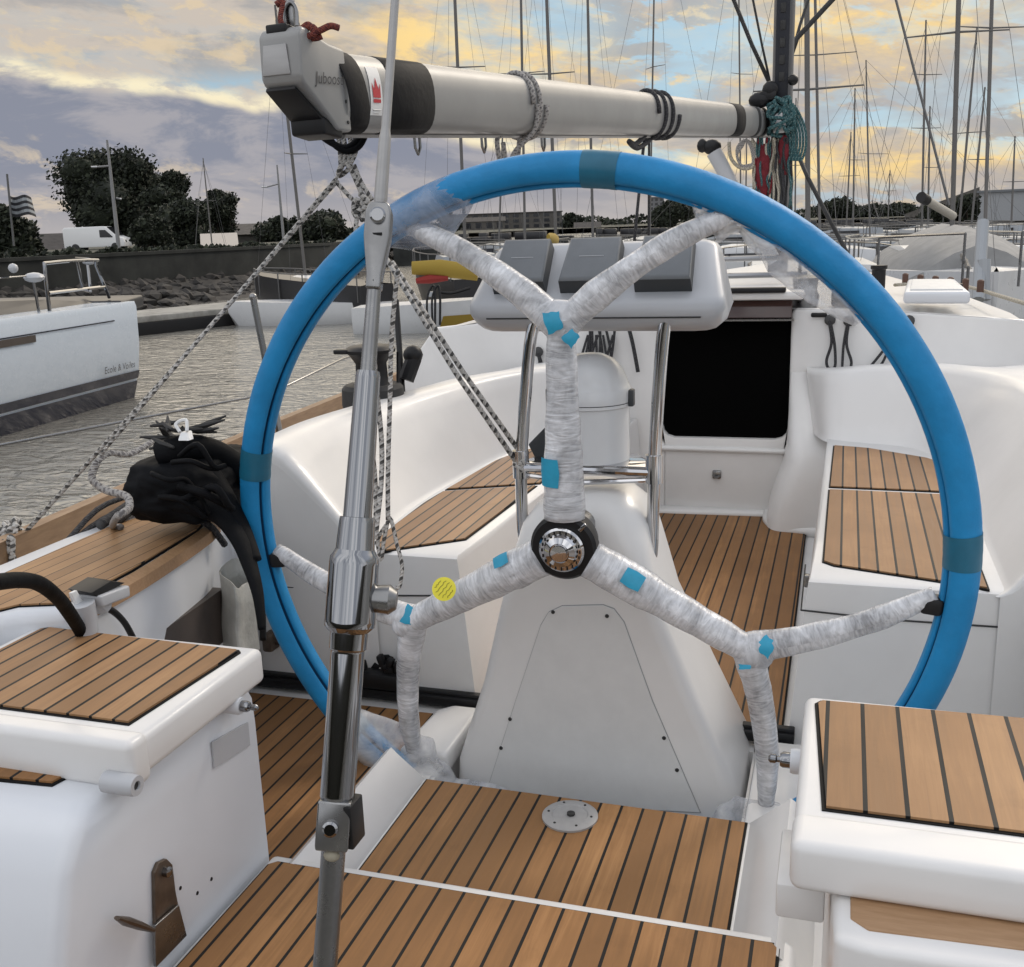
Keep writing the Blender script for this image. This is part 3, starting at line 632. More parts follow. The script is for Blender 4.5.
# blue tape patches
def patch(par, base, r0, r1, side, w, off, m=BTAPE, h=.042):
    """curved scrap of tape lying on the aft side of a spoke"""
    ra = math.radians(base); er = EX*math.cos(ra)+EZ*math.sin(ra); et = EX*-math.sin(ra)+EZ*math.cos(ra); rings = []
    for i in range(7):
        f = i/6; r = r0+(r1-r0)*f; c = HUB+er*r+EN*(off+.018*r/.43); out = []
        for k in range(9):
            th = (side+(k/8-.5)*w*(1-.25*abs(f-.5)))*1.0; out.append(c+et*h*math.sin(th)-EN*h*math.cos(th))
        rings.append(out)
    b = MB(); b.loft(rings, False); return b.build('tape_patch', m, par, sharp=0)
patch(SP[0], 90, .125, .180, .45, 1.0, .026, h=.0475)
patch(SP[1], 210, .11, .145, -.85, .6, .024, h=.049); patch(SP[2], 330, .125, .165, .55, .75, .024, h=.049)
def blob_patch(par, px, py, d, w, h, rot, m=BTAPE):
    """small piece of tape stuck on a joint"""
    c = PD(px, py, d); n = (C0-c).normalized(); a = R_*math.cos(rot)+U_*math.sin(rot); a = (a-n*a.dot(n)).normalized(); e = n.cross(a); rings = []
    for i in range(7):
        u = i/6-.5; rings.append([c+a*w*(u+.04*math.sin(k*1.3+px))+e*h*((k/6-.5)*(1-.30*u)+.03*math.sin(i*1.9+py))-n*((u*w)**2+((k/6-.5)*h)**2)*11 for k in range(7)])
    b = MB(); b.loft(rings, False); return b.build('tape_patch', m, par, sharp=0)
SWP = (SP, blob_patch)
# hub
b = MB(); rings = []
for off, rr in ((.055, .058), (.02, .066), (.004, .066), (-.004, .060)):
    rings.append([HUB+EN*off+(EX*math.cos(2*PI*k/48)+EZ*math.sin(2*PI*k/48))*(rr+.022*max(0, math.cos(3*(2*PI*k/48-PI/2)))**2) for k in range(48)])
b.loft(rings, True, True, True); HB_ = b.build('hub', BLACK, SW, sharp=30)
b = MB(); b.lathe([(.030, -.05), (.030, .09)], HUB+EN*.06, EN, 20); b.build('wheel_shaft', STEELB, SW)
b = MB(); b.lathe([(.045, -.002), (.045, .008), (.041, .012), (.034, .013), (.030, .022), (.020, .027), (.018, .024), (.0165, .024), (.016, .031), (.004, .032)], HUB-EN*.004, -EN, 36); HC = b.build('hub_cap', STEELH, HB_, sharp=25)
b = MB()
for k in range(20):
    a = 2*PI*k/20; b.box(HUB-EN*.0165+(EX*math.cos(a)+EZ*math.sin(a))*.0375, (.003, .003, .006), 0)
b.build('cap_knurl', BLACK, HC)
b = MB(); a = math.radians(48); b.box(HUB-EN*.006+(EX*math.cos(a)+EZ*math.sin(a))*.062, (.02, .006, .008), .002, Matrix.Rotation(-a, 3, 'Y')); b.build('hub_screw', STEEL, HB_)
# yellow sticker
c = PD(444, 589, 1.985); n = (C0-c).normalized()
b = MB(); b.lathe([(.023, 0), (.023, .0018), (.022, .002), (.0005, .002)], c, n, 28); STK = b.build('warning_sticker', YEL, SP[1])
INKY = mat('sticker_ink', (.32, .28, .02), .6)
b = MB(); a = (R_-n*R_.dot(n)).normalized(); e = n.cross(a); a, e = (a*math.cos(.9)+e*math.sin(.9)), (e*math.cos(.9)-a*math.sin(.9))
for j in range(5):
    hw = math.sqrt(max(0, .018**2-(.0075*(j-2))**2))
    b.tube([c+n*.0022+e*.0075*(j-2)+a*t*hw+e*.0012*math.sin(t*9+j) for t in (-.9, -.6, -.3, 0, .3, .6, .9)], .0009, 4)
b.build('sticker_print', INKY, STK)
def dep(p): return (V(p)-C0).dot(W_)
for par, ang, px, py, w, h, rot in ((SP[1], 210, 413, 617, .042, .036, -.4), (SP[0], 90, 553, 322, .030, .036, .3), (SP[0], 90, 571, 338, .026, .024, .8), (SP[2], 330, 766, 646, .034, .030, .9), (SP[2], 330, 745, 667, .022, .009, 0)):
    blob_patch(par, px, py, dep(wp(ang, .435 if ang == 90 else .415, .045))-.0385, w, h, rot)
def proj(p):
    q = V(p)-C0; d = q.dot(W_); return CX+F*q.dot(R_)/d, CY-F*q.dot(U_)/d, d
# ================================================================== backstay with tensioner
q0 = PD(325, 967, 1.10); q1 = PD(395, 0, 1.10); ax = (q1-q0).normalized()
def bsp(py):                                              # point on the stay seen at image row py
    lo, hi = -1.0, 3.0
    for _ in range(50):
        m = (lo+hi)/2
        if proj(q0+ax*m)[1] > py: lo = m
        else: hi = m
    return q0+ax*lo
def bsr(py, wpx): return wpx*.94/2*1.10/F
BS = thing('backstay', q0-ax*.35, 'polished steel backstay tensioner tube standing in front of the wheel', 'backstay')
base = q0-ax*.34
def seg(name, prof, m, par=BS, n=28):
    hold = []
    for (ya, wa), (yb, wb) in zip(prof, prof[1:]):                  # holding loops keep long straight runs truly straight
        hold.append((ya, wa))
        if abs(yb-ya) > 12: hold += [(ya+(yb-ya)*f, wa+(wb-wa)*f) for f in (2/abs(yb-ya), 1-2/abs(yb-ya))]
    prof = hold+[prof[-1]]
    b = MB(); o = bsp(prof[0][0]); b.lathe([(bsr(y, w), (bsp(y)-o).dot(ax)) for y, w in prof], o, ax, n); return b.build(name, m, par, sharp=30)
b = MB(); o = base; b.lathe([(bsr(0, 26), 0), (bsr(0, 26), (bsp(842)-o).dot(ax))], o, ax, 24); b.build('lower_tube', STEELB, BS)
seg('main_tube', [(800, 33), (796, 37), (650, 36), (646, 38)], STEEL)
seg('collar', [(650, 36), (648, 40), (632, 41), (630, 46), (626, 54), (622, 55), (562, 53), (557, 52), (553, 46), (549, 42)], STEEL)
seg('sleeve', [(552, 42), (545, 41), (520, 38), (517, 37), (516.5, 30)], STEEL)
seg('upper_tube', [(518, 31), (376, 26.5), (371, 24), (370.5, 17)], STEEL)
seg('thin_tube', [(372, 17), (290, 15), (282, 15)], STEELB)
seg('stay_rod', [(208, 12), (200, 14.5), (150, 13.5), (137, 12.5), (130, 10), (0, 9.0), (-900, 8.0), (-5000, 7)], ALU, n=16)
ux = (R_-ax*R_.dot(ax)).normalized(); uy = ax.cross(ux)
def flat(name, rows, th, m, par=BS, bev=.002):
    b = MB(); P = []
    for y, w in rows: P.append(bsp(y)+ux*w/2*1.10/F)
    for y, w in reversed(rows): P.append(bsp(y)-ux*w/2*1.10/F)
    b.prism([p-uy*th/2 for p in P], uy*th, bev); return b.build(name, m, par, sharp=40)
FK = flat('fork_terminal', [(290, 15), (276, 15), (246, 24), (238, 26), (214, 26), (207, 22), (204, 16)], .022, STEELB, bev=.005)
b = MB(); c = bsp(218)-uy*(-.0) ; nrm = -uy if uy.dot(C0-c) < 0 else uy
b.lathe([(.0085, 0), (.0085, .003), (.0065, .0045), (.002, .0045)], c+nrm*.011, nrm, 20); b.build('clevis_pin', STEEL, FK)
b = MB(); b.tube([bsp(283)+ux*.0085+nrm*.002, bsp(282)+nrm*.010, bsp(283)-ux*.0085+nrm*.002], .0016, 6); b.box(bsp(236)+nrm*.0112, (.012, .002, .002)); b.build('split_ring', BLACK, FK)
CV = flat('clevis_block', [(846, 31), (842, 33), (800, 33), (797, 32)], .036, STEELB, bev=.003)
b = MB(); b.lathe([(.0085, 0), (.0085, .004), (.006, .006), (.001, .006)], bsp(823)-ux*.002+nrm*.018, nrm, 18); b.build('clevis_pin', STEEL, CV)
b = MB(); b.box(bsp(820)+ux*.0195, (.010, .03, .05), .002); b.build('side_cheek', BLACK, CV)
b = MB(); b.ball(bsp(852)+nrm*.010, .0085, 2, (1.1, .8, .8)); b.build('plastic_bush', RCREAM, CV)
b = MB(); b.lathe([(.014, -.01), (.016, .01), (.010, .018)], bsp(597)+ux*.030, ux, 14); b.build('collar_lug', STEELB, BS)
b = MB(); b.box(base+V((0, -.02, -.05)), (.10, .12, .10), .01); b.build('chain_plate', STEELB, BS)
# ================================================================== boom
A0 = PD(430, 100, 2.5); A1 = PD(765, 122.5, 6.1); bx = (A1-A0).normalized(); bv = (V((0, 0, 1))-bx*bx.z).normalized(); bs_ = bx.cross(bv)
def bat(px):
    lo, hi = -1.5, 8.0
    for _ in range(50):
        m = (lo+hi)/2
        if proj(A0+bx*m+bs_*(WBm if bs_.dot(C0-A0) > 0 else -WBm)*.8)[0] < px: lo = m
        else: hi = m
    return lo
HBm, WBm = .079, .054; T0 = bat(343)
BO = thing('boom', A0+bx*T0, 'pale grey mainsail boom with black bands and a red crown sticker', 'boom')
def bring(t, k=1.0, kw=None):
    out = []
    for i in range(32):
        a = 2*PI*i/32; c, s = math.cos(a), math.sin(a)
        out.append(A0+bx*t+bs_*(abs(c)**.75*math.copysign(1, c)*WBm*(kw or k))+bv*(abs(s)**.85*math.copysign(1, s)*HBm*k))
    return out
T1 = bat(780)
b = MB(); b.loft([bring(T0), bring(T0+.5), bring((T0+T1)/2), bring(T1)], True, True, True); SPAR = b.build('spar', ALUG, BO, sharp=50)
b = MB(); b.tube([A0+bx*t-bv*(HBm+.002) for t in (T0+.05, T1-.1)], .007, 6); b.build('boom_track', ALU, BO)
def strap(px0, px1, m, name, k=1.02, skew=0.0, par=SPAR):
    t0, t1 = bat(px0), bat(px1); b = MB()
    def rg(t, kk):
        r = bring(t, kk); 
        return [p+bx*skew*((p-(A0+bx*t)).dot(-bv)/HBm) for p in r]
    b.loft([rg(t0, k-.02), rg(t0+.002, k), rg(t1-.002, k), rg(t1, k-.02)], True); return b.build(name, m, par)
strap(343, 363, TAPEK, 'black_strap', 1.03, .020); strap(386, 431, TAPEK, 'black_tape_band', 1.02)
strap(735, 744, TAPEK, 'black_tape_band', 1.03); strap(757, 759.5, DARK, 'black_tape_band', 1.03); strap(764, 767, DARK, 'black_tape_band', 1.04)
# casting at the aft end
def bl(t, v, s): return A0+bx*(T0+t)+bv*v+bs_*s
b = MB(); pr = [(.015, -.079), (.015, .079), (-.04, .086), (-.08, .096), (-.115, .108), (-.138, .110), (-.150, .096), (-.157, .020), (-.150, .008), (-.060, -.056), (-.038, -.076)]
b.prism([bl(t, v, -.047+max(0, -t-.02)*.06) for t, v in pr], bs_*.094, .007, 3); EC = b.build('end_casting', ALUG, BO, sharp=45)
b = MB(); b.prism([bl(-.150, .005, -.034), bl(-.150, .005, .034), bl(-.060, -.059, .038), bl(-.060, -.059, -.038)], -bv*.006+bx*-.003, .001); b.prism([bl(-.078, -.048, -.040), bl(-.078, -.048, .040), bl(-.015, -.058, .044), bl(-.015, -.058, -.044)], -bv*.034, .006); b.build('end_plug', BLACK, EC)
b = MB(); b.prism([bl(-.1565, .026, -.032), bl(-.1565, .026, .032), bl(-.1525, .080, .026), bl(-.1525, .080, -.026)], -bx*.003, .001); b.build('end_plate', ALU, EC)
b = MB(); b.prism([bl(-.145, .098, -.024), bl(-.145, .098, .024), bl(-.08, .088, .024), bl(-.08, .088, -.024)], bv*.020, .004); b.build('sheave_box', BLACK, EC)
for tv in ((-.08, .055),):
    b = MB(); b.lathe([(.006, 0), (.005, .002)], bl(*tv, .048), bs_, 10); b.lathe([(.004, 0), (.003, .002)], bl(.0, -.02, .048), bs_, 10); b.lathe([(.004, 0), (.003, .002)], bl(0.0, -.06, .048), bs_, 10); b.build('rivet', DARK, EC)
def text(body, o, a, e, n, h, m, name, par, ext=.0006):
    cu = bpy.data.curves.new('t', 'FONT'); cu.body = body; cu.size = 1; cu.extrude = 0; cu.shear = .25
    ob = bpy.data.objects.new('t', cu); COL.objects.link(ob); bpy.context.view_layer.update()
    me = bpy.data.meshes.new_from_object(ob.evaluated_get(bpy.context.evaluated_depsgraph_get())); bpy.data.objects.remove(ob)
    for v in me.vertices: v.co = V(o)+a*(v.co.x*h)+e*(v.co.y*h)+n*ext
    b = MB(); b.bm.from_mesh(me); return b.build(name, m, par, sharp=0)
INK = mat('dark_lettering', (.03, .03, .035), .5); CRED = mat('crown_red', (.45, .02, .03), .5)
side = bs_ if bs_.dot(C0-A0) > 0 else -bs_
text('Juboost', bl(-.110, .010, 0)+side*.0530, bx, bv, side, .031, INK, 'maker_lettering', EC)
# crown sticker on the starboard side
def onspar(t, v): 
    s = (max(0, 1-(abs(v)/HBm)**(2/.85)))**.375
    return A0+bx*t+bv*v+side*(WBm*s*1.0+.0012)
tc = bat(372)-.002
WHITE = mat('white_paint', (.72, .72, .71), .4)
b = MB(); b.loft([[onspar(tc+u, v) for v in [-.045+.012*k for k in range(9)]] for u in (-.024, 0, .024)], False); ST = b.build('sail_maker_sticker', WHITE, SPAR, sharp=0)
b = MB(); P = [(-.015, -.010), (-.017, .020), (-.009, .006), (0, .030), (.009, .006), (.017, .020), (.015, -.010)]
vs = [onspar(tc+u, v)+side*.0015 for u, v in P]; b.face([b.bm.verts.new(p) for p in vs]); vs = [onspar(tc+u, v)+side*.0015 for u, v in ((-.015, -.020), (.015, -.020), (.015, -.013), (-.015, -.013))]; b.face([b.bm.verts.new(p) for p in vs]); b.build('crown_mark', CRED, ST)
b = MB(); b.tube([onspar(tc+u, -.034)+side*.001 for u in (-.016, 0, .016)], .0012, 4); b.tube([onspar(tc+u, -.040)+side*.001 for u in (-.012, 0, .012)], .0008, 4); b.build('sticker_print', PANEL, ST)
# small lashings under the boom
for px in (430, 496, 555):
    t = bat(px); o = A0+bx*t-bv*HBm; b = MB(); b.tube([o+bx*.012, o+bx*.012-bv*.03, o-bv*.045, o-bx*.012-bv*.03, o-bx*.012], .004, 6); b.build('eye_strap', STEELB, BO)
# ropes wound round the boom
def rthing(name, pts, r, m, label, group=None, n=7, seg=8, cat='rope', closed=False):
    pts = [V(p) for p in pts]; b = MB(); b.tube(smooth(pts, n, closed), r, seg, closed); o = b.build(name, m, None, sharp=0); return tag(o, label, cat, group)
def wrap(px, k, r, m, turns=1.0, pitch=.02, tail=None):
    t0 = bat(px); pts = []
    for i in range(int(26*turns)+1):
        a = 2*PI*i/26; c, s = math.cos(a), math.sin(a); pts.append(A0+bx*(t0+pitch*i/26)+bs_*(c*WBm*k)+bv*(s*HBm*k))
    return pts
b = MB(); b.tube(wrap(528, 1.12, .006, 0, 2.0, .05), .007, 8)
t = bat(528); o = A0+bx*t-bv*HBm
pts = [A0+bx*(t+.03)+side*WBm*1.1, A0+bx*(t+.02)+side*.05-bv*.07, o+bx*-.02-bv*.05, o-bx*.06-bv*.12, o-bx*.10-bv*.11, o-bx*.13-bv*.02, o-bx*.10]
b.tube(smooth(pts, 6), .007, 8); b.tube(smooth([o-bx*.09-bv*.02, o-bx*.06-bv*.13, o-bx*.01-bv*.10, o+bx*.03-bv*.0], 6), .007, 8)
tag(b.build('reefing_line', RGREY, None, sharp=0), 'grey reefing line looped round the middle of the boom', 'rope')
b = MB(); b.tube(wrap(655, 1.12, .006, 0, 3.0, .10), .009, 8); t = bat(655); o = A0+bx*t-bv*HBm
b.tube(smooth([o-bx*.0, o-bx*.12-bv*.03, o-bx*.2-bv*.02, o-bx*.1-bv*.045, o+bx*.05-bv*.02], 6), .010, 8)
b.tube([o, o-bx*.18-V((0, 0, .5))], .006, 6); b.tube([o+bx*.06, o+bx*.05-V((0, 0, .45))], .005, 6)
tag(b.build('reefing_line', RDARK, None, sharp=0), 'dark line wound several times round the boom nearer the mast', 'rope')
# topping lift with its red brown knot at the boom end
pb = bl(-.10, .11, 0)
b = MB(); b.tube([bl(-.11, .10, -.008), PD(284, 10, proj(pb)[2]), PD(285, -30, proj(pb)[2]+.05), PD(300, -900, 3.6)], .005, 8); b.tube([bl(-.08, .095, .010), PD(292, 2, proj(pb)[2]), PD(289, -30, proj(pb)[2]+.05)], .005, 8); TL = tag(b.build('topping_lift', RGREY, None, sharp=0), 'grey line rising from the aft tip of the boom', 'rope')
d = proj(pb)[2]-.03
b = MB(); b.tube(smooth([PD(x, y, d) for x, y in ((276, 5), (283, 2), (281, 20), (287, 34), (298, 33), (304, 27), (309, 25), (314, 34), (303, 36), (299, 30), (312, 27), (318, 31), (330, 26), (339, 28))], 6), .0062, 8)
b.tube(smooth([PD(x, y, d+.01) for x, y in ((300, 36), (308, 38), (316, 38), (322, 36))], 5), .006, 8)
tag(b.build('lashing', RORANGE, None, sharp=0), 'red brown cord knotted on top of the boom end', 'cord')
b = MB(); b.box(PD(289, 16, d+.02), (.03, .02, .05), .006); b.tube(smooth([PD(283, 24, d), PD(284, 8, d), PD(290, 2, d), PD(296, 9, d), PD(297, 26, d)], 5), .004, 8); tag(b.build('shackle', STEELB, None), 'small steel shackle on top of the boom end', 'shackle')
# ================================================================== mainsheet and its lines
dm = 2.33
b = MB()
for pts in (((318, 133), (330, 142), (345, 148), (358, 140), (366, 125)), ((326, 133), (336, 146), (348, 151), (360, 145), (368, 128))):
    b.tube(smooth([PD(x, y, dm-.02) for x, y in pts], 5), .0075, 8, flat=1.0)
tag(b.build('sheet_strop', FABRIC, None, sharp=0), 'black webbing strop hanging under the boom end', 'strop')
random.seed(3)
def knot(c, r, n, rad, b):
    pts = []
    for i in range(n):
        v = V((random.gauss(0, 1), random.gauss(0, 1), random.gauss(0, 1))).normalized()*r*random.uniform(.6, 1.0); pts.append(V(c)+V((v.x, v.y*.6, v.z*1.2)))
    b.tube(smooth(pts, 7, True), rad, 8, True)
b = MB()
for x in (338, 343, 349, 354): b.tube(smooth([PD(x, 132, dm), PD(x+2, 150, dm-.01), PD(344+(x-344)*.5, 166, dm)], 5), .0055, 8)
knot(PD(342, 168, dm), .018, 9, .0055, b); b.tube(smooth([PD(349, 165, dm), PD(358, 185, dm), PD(366, 205, dm)], 4), .0055, 8); b.tube(smooth([PD(354, 165, dm), PD(361, 182, dm), PD(372, 200, dm)], 4), .0055, 8)
b.tube(smooth([PD(337, 183, dm), PD(350, 197, dm), PD(362, 210, dm)], 4), .005, 8)
knot(PD(364, 207, dm), .030, 16, .0055, b); knot(PD(362, 212, dm), .022, 10, .0055, b); b.tube(smooth([PD(357, 214, dm), PD(356, 232, dm), PD(360, 245, dm)], 4), .0055, 8)
tag(b.build('mainsheet_knot', RBW, None, sharp=0), 'tangle of black and white rope knotted below the boom end', 'rope')
pe = PZ(22, 536, .535)
b = MB(); b.tube([PD(338, 180, dm), PD(338, 180, dm).lerp(pe, .5)+V((0, 0, -.006)), pe], .0047, 8); b.tube([PD(338, 176, dm), PD(190, 350, 2.1), PD(100, 455, 2.0)], .0035, 6)
knot(pe+V((-.02, -.01, .005)), .035, 16, .006, b); knot(PZ(12, 548, .53), .028, 10, .006, b)
tag(b.build('preventer_line', RBW, None, sharp=0), 'black and white line running down from the boom end to the left rail', 'rope')
rthing('grey_rope', [PD(97, 462, 2.0), PD(92, 478, 2.0), PD(105, 490, 2.0), PD(126, 496, 1.98), PD(129, 508, 1.95), PD(117, 517, 1.93), PZ(113, 526, .548), PZ(121, 527, .55)], .0075, RGREY, 'short grey rope end curling down onto the left side seat', cat='rope')
rthing('grey_rope', [PD(97, 462, 2.0), PD(110, 453, 2.02), PD(130, 454, 2.05), PD(152, 442, 2.1)], .006, RGREY, 'grey rope end leading to the black bag on the left rail', cat='rope')
dl = 2.05
b = MB()
for off, ph in ((0, 0), (6, 1.3)):
    pts = [PD(372+off+ (8 if y > 500 else 0)*0+4*math.sin(y*.028+ph), y, dl+.02*math.sin(y*.03+ph)) for y in range(215, 545, 18)]
    b.tube(smooth(pts, 3), .0052, 8)
b.tube(smooth([PD(x, y, dl) for x, y in ((386, 525), (378, 540), (381, 560), (384, 540), (390, 518), (397, 545), (402, 565), (400, 585), (396, 588))], 5), .004, 8)
b.tube(smooth([PD(x, y, dl) for x, y in ((398, 270), (392, 330), (390, 400), (388, 470), (388, 520))], 5), .005, 8)
tag(b.build('mainsheet_fall', RBW, None, sharp=0), 'black and white rope hanging in strands behind the backstay', 'rope')
b = MB(); e = PY(519, 466, 2.08)
b.tube([PD(386, 258, 2.25), PD(455, 372, 2.2), e], .0055, 8); b.tube([PD(392, 262, 2.27), PD(463, 372, 2.22), e+V((.012, .01, .012))], .0055, 8)
knot(e, .016, 8, .005, b)
tag(b.build('mainsheet_tackle', RBW, None, sharp=0), 'pair of black and white ropes slanting down to the pedestal guard', 'rope')
# ================================================================== mast and the bundle of lines at the gooseneck
mb = PD(776, 330, 6.25); mx, my = mb.x, mb.y
MS = thing('mast', (mx, my, .85), 'dark mast of our yacht rising above the forward end of the boom', 'mast')
MASTD = mat('mast_dark', (.035, .038, .048), .35, .3, noise_amt=.2, noise_scale=3); MASTG = mat('mast_grey', (.09, .092, .10), .4, .3)
b = MB()
def mring(z): return [V((mx+.058*math.cos(2*PI*i/24), my+.10*math.sin(2*PI*i/24), z)) for i in range(24)]
b.loft([mring(.85), mring(2.6), mring(14)], True, False, True); b.build('mast_tube', MASTG, MS, sharp=60)
b = MB(); b.box((mx, my-.101, 6.5), (.075, .02, 10.0), .004); b.build('sail_track', MASTD, MS)
b = MB()
for i in range(26): b.box((mx, my-.112, 1.95+.09*i), (.030, .012, .05), .003)
b.build('track_cars', DARK, MS)
b = MB(); b.box((mx-.0, my-.14, HZ(783, 118, 6.0)), (.08, .12, .12), .02); b.build('gooseneck', STEELB, MS)
for s in (-1, 1):
    b = MB(); b.tube([V((mx, my, 6.0)), V((mx+s*.55, my+.1, 6.05))], [.03, .018], 8); b.build('spreader', MASTG, MS)
def away(px, py): return PY(px, py, my-.16)
b = MB(); random.seed(11)
for k in range(9):
    pts = []
    for i in range(10): pts.append(away(783+random.uniform(-15, 13), 112+random.uniform(-14, 22))+V((0, random.uniform(-.05, .05), 0)))
    b.tube(smooth(pts, 5, True), .010, 6, True)
for k in range(5):
    x0 = 786+k*3; b.tube(smooth([away(x0-5, 105), away(x0+6, 125), away(x0+8, 145), away(x0+3, 160), away(x0-4, 150), away(x0-6, 128)], 5, True), .008, 6, True)
tag(b.build('halyard_coil', RTEAL, None, sharp=0), 'teal and dark rope coil tangled at the forward end of the boom', 'rope coil')
for i, (xa, ya, xb, yb, w, lab) in enumerate(((753, 144, 772, 202, .036, 'dark red line bag hanging under the boom beside the mast'), (777, 135, 790, 175, .028, 'dark red line bag hanging against the mast itself'))):
    b = MB(); p0 = away((xa+xb)/2, ya); p1 = away((xa+xb)/2, yb); rings = []
    for k in range(9):
        f = k/8; c = p0.lerp(p1, f); r = w*(.7+.45*math.sin(PI*min(1, f*1.1)))
        rings.append([c+V((math.cos(a*PI/6)*r*(1+.18*noise.noise(V((a*.8, f*5, i)))), math.sin(a*PI/6)*r*.6, 0)) for a in range(12)])
    b.loft(rings, True, True, True); tag(b.build('line_bag', mat('dark_red_cloth', (.17, .012, .02), .85, noise_amt=.4, noise_scale=30, bump=.5, bump_scale=60) if i == 0 else bpy.data.materials['dark_red_cloth'], None, sharp=0), lab, 'bag', 'line bags at the mast')
for m, lab, xs, nn in ((RCREAM, 'cream lines hanging in long strands beside the mast', (752, 766, 773, 778), 5), (RDARK, 'dark halyard tails hanging down the aft face of the mast', (776, 781, 787, 784), 6), (RTEAL, 'thin teal lines hanging down left of the mast', (755, 759, 789, 769), 4), (RRED, 'red halyard tails hanging under the boom end by the mast', (757, 763, 768), 4)):
    b = MB()
    for k, x in enumerate(xs):
        for j in range(2):
            x1 = x+random.uniform(-3, 3); y1 = random.uniform(205, 232); pts = [away(x1+random.uniform(-2.5, 2.5), 138+(y1-138)*f/6)+V((0, random.uniform(-.03, .03), 0)) for f in range(7)]
            b.tube(smooth(pts, 4), .0062, 6)
    tag(b.build('halyard_tails', m, None, sharp=0), lab, 'ropes', 'hanging halyard tails')
b = MB()
for j in range(4): b.tube(smooth([away(738+j*1.5, 146), away(746, 140), away(754-j, 148), away(756-j, 162), away(749, 168-j), away(741, 165), away(737, 155)], 5, True), .008, 6, True)
tag(b.build('rope_coil', RGREY, None, sharp=0), 'small grey rope coil hanging under the boom left of the red bags', 'rope coil')
rthing('cream_line', [away(729, 142), away(731, 158), away(741, 168), away(753, 166), away(757, 150), away(752, 140)], .010, RCREAM, 'cream line drooping in a loop under the forward part of the boom')
# boom vang: pale strut with blocks, from boom to mast foot
VG = thing('boom_vang', away(722, 150), 'pale boom vang tube with a dark block at its upper end', 'boom vang')
b = MB(); b.tube([away(714, 152), away(728, 178), away(742, 205), away(775, 262)], [.045, .042, .042, .04], 12); b.build('vang_tube', POD, VG)
b = MB(); p = away(712, 147); b.ball(p, .055, 2, (1, .6, .8)); b.ball(p+V((-.055, 0, .01)), .04, 2, (.8, .6, 1)); b.build('vang_block', BLACK, VG)
# rigging wires of our yacht near the mast
def wire(name, pts, r, label, group='rigging wires around the mast', m=None):
    b = MB(); b.tube(pts, r, 6); return tag(b.build(name, m or DARK, None, sharp=0), label, 'rigging wire', group)
wire('shroud', [PD(796, 150, 6.6), PD(808, 178, 6.5), PD(836, 232, 6.4), PD(862, 282, 6.3)], .014, 'dark line running from the mast down to the right over the coachroof')
wire('shroud', [PD(1280, -480, 6.6), PD(834, -2, 6.3), PD(797, 38, 6.3), PD(791, 55, 6.3)], .016, 'dark line coming in to the mast from the upper right')
wire('shroud', [PD(530, -500, 6.8), PD(737, 8, 6.2), PD(752, 45, 6.2), PD(770, 84, 6.2)], .012, 'dark line coming in to the mast from the upper left')
wire('shroud', [PD(660, -500, 6.8), PD(749, -20, 6.2), PD(762, 45, 6.2), PD(770, 82, 6.2)], .007, 'thin wire just left of the mast above the boom')
wire('shroud', [PD(975, -500, 6.9), PD(810, -5, 6.5), PD(800, 25, 6.4), PD(791, 58, 6.3)], .010, 'dark wire close to the right side of the mast')
b = MB(); b.ball(away(770, 90), .05, 2, (.9, .7, 1)); b.box(away(768, 96), (.09, .06, .05), .01); TBK = tag(b.build('turning_block', BLACK, None), 'black turning block on top of the boom at the mast', 'block')
b = MB(); b.ball(away(760, 100), .055, 2, (1.2, .7, .8)); b.build('sheave', BLACK, TBK)
b = MB(); b.ball(away(793, 80), .03, 2); b.build('mast_fitting', BLACK, MS)
# ================================================================== winch, bag, hoses, rail fittings on the port side
cw = V((-.995, 3.15, .622))
wc = PZ(374, 408, .625); cw = V((wc.x, wc.y, .622))
WN = thing('winch', cw, 'black sheet winch on the left coaming beside the backstay', 'winch')
b = MB(); b.lathe([(.098, 0), (.102, .02), (.100, .07), (.088, .082)], cw, (0, 0, 1), 28); b.build('winch_base', DARK, WN)
b = MB(); b.lathe([(.060, .08), (.052, .10), (.050, .15), (.066, .175), (.076, .185)], cw, (0, 0, 1), 28); b.build('winch_drum', BLACK, WN)
b = MB(); b.lathe([(.080, .185), (.082, .195), (.070, .205), (.03, .212), (.002, .212)], cw, (0, 0, 1), 28); b.box(cw+V((-.075, -.05, .192)), (.05, .03, .015), .004); b.build('self_tailer', BLACK, WN)
b = MB(); b.tube([PD(403, 400, proj(cw)[2]+.1), PD(396, 300, proj(cw)[2]+.2)], .010, 8); b.tube([PD(406, 380, proj(cw)[2]+.1), PD(414, 358, proj(cw)[2]+.1)], .028, 10); b.ball(PD(413, 355, proj(cw)[2]+.1), .034, 2); b.tube([PD(398, 388, proj(cw)[2]), PD(398, 352, proj(cw)[2])], .006, 6)
b.build('winch_handle', BLACK, WN)
# black bag thrown over the rail
b = MB(); random.seed(5)
def sack(c, sx, sy, sz, sub=5, j=.25, seed=0):
    t = bmesh.new(); bmesh.ops.create_icosphere(t, subdivisions=sub, radius=1)
    for v in t.verts:
        n = noise.noise(v.co*1.8+V((seed, 1, 2)))*j*.8-abs(noise.noise(V((v.co.x*2.4, v.co.y*2.4, v.co.z*4.5))+V((seed, 4, 2))))*j*.8-abs(noise.noise(v.co*4.5+V((seed, 7, 2))))*j*.2+.08
        k = 1+n; f = max(abs(v.co.x), abs(v.co.y), abs(v.co.z)); k *= (1/f)**.45
        v.co = V((v.co.x*sx*k, v.co.y*sy*k, v.co.z*sz*k))+V(c)
    b.merge(t)
bc = PD(196, 482, 2.32)
sack(bc+V((-.02, 0, -.008)), .100, .12, .074, j=.13, seed=1); sack(PD(218, 482, 2.40), .065, .12, .075, j=.13, seed=4)
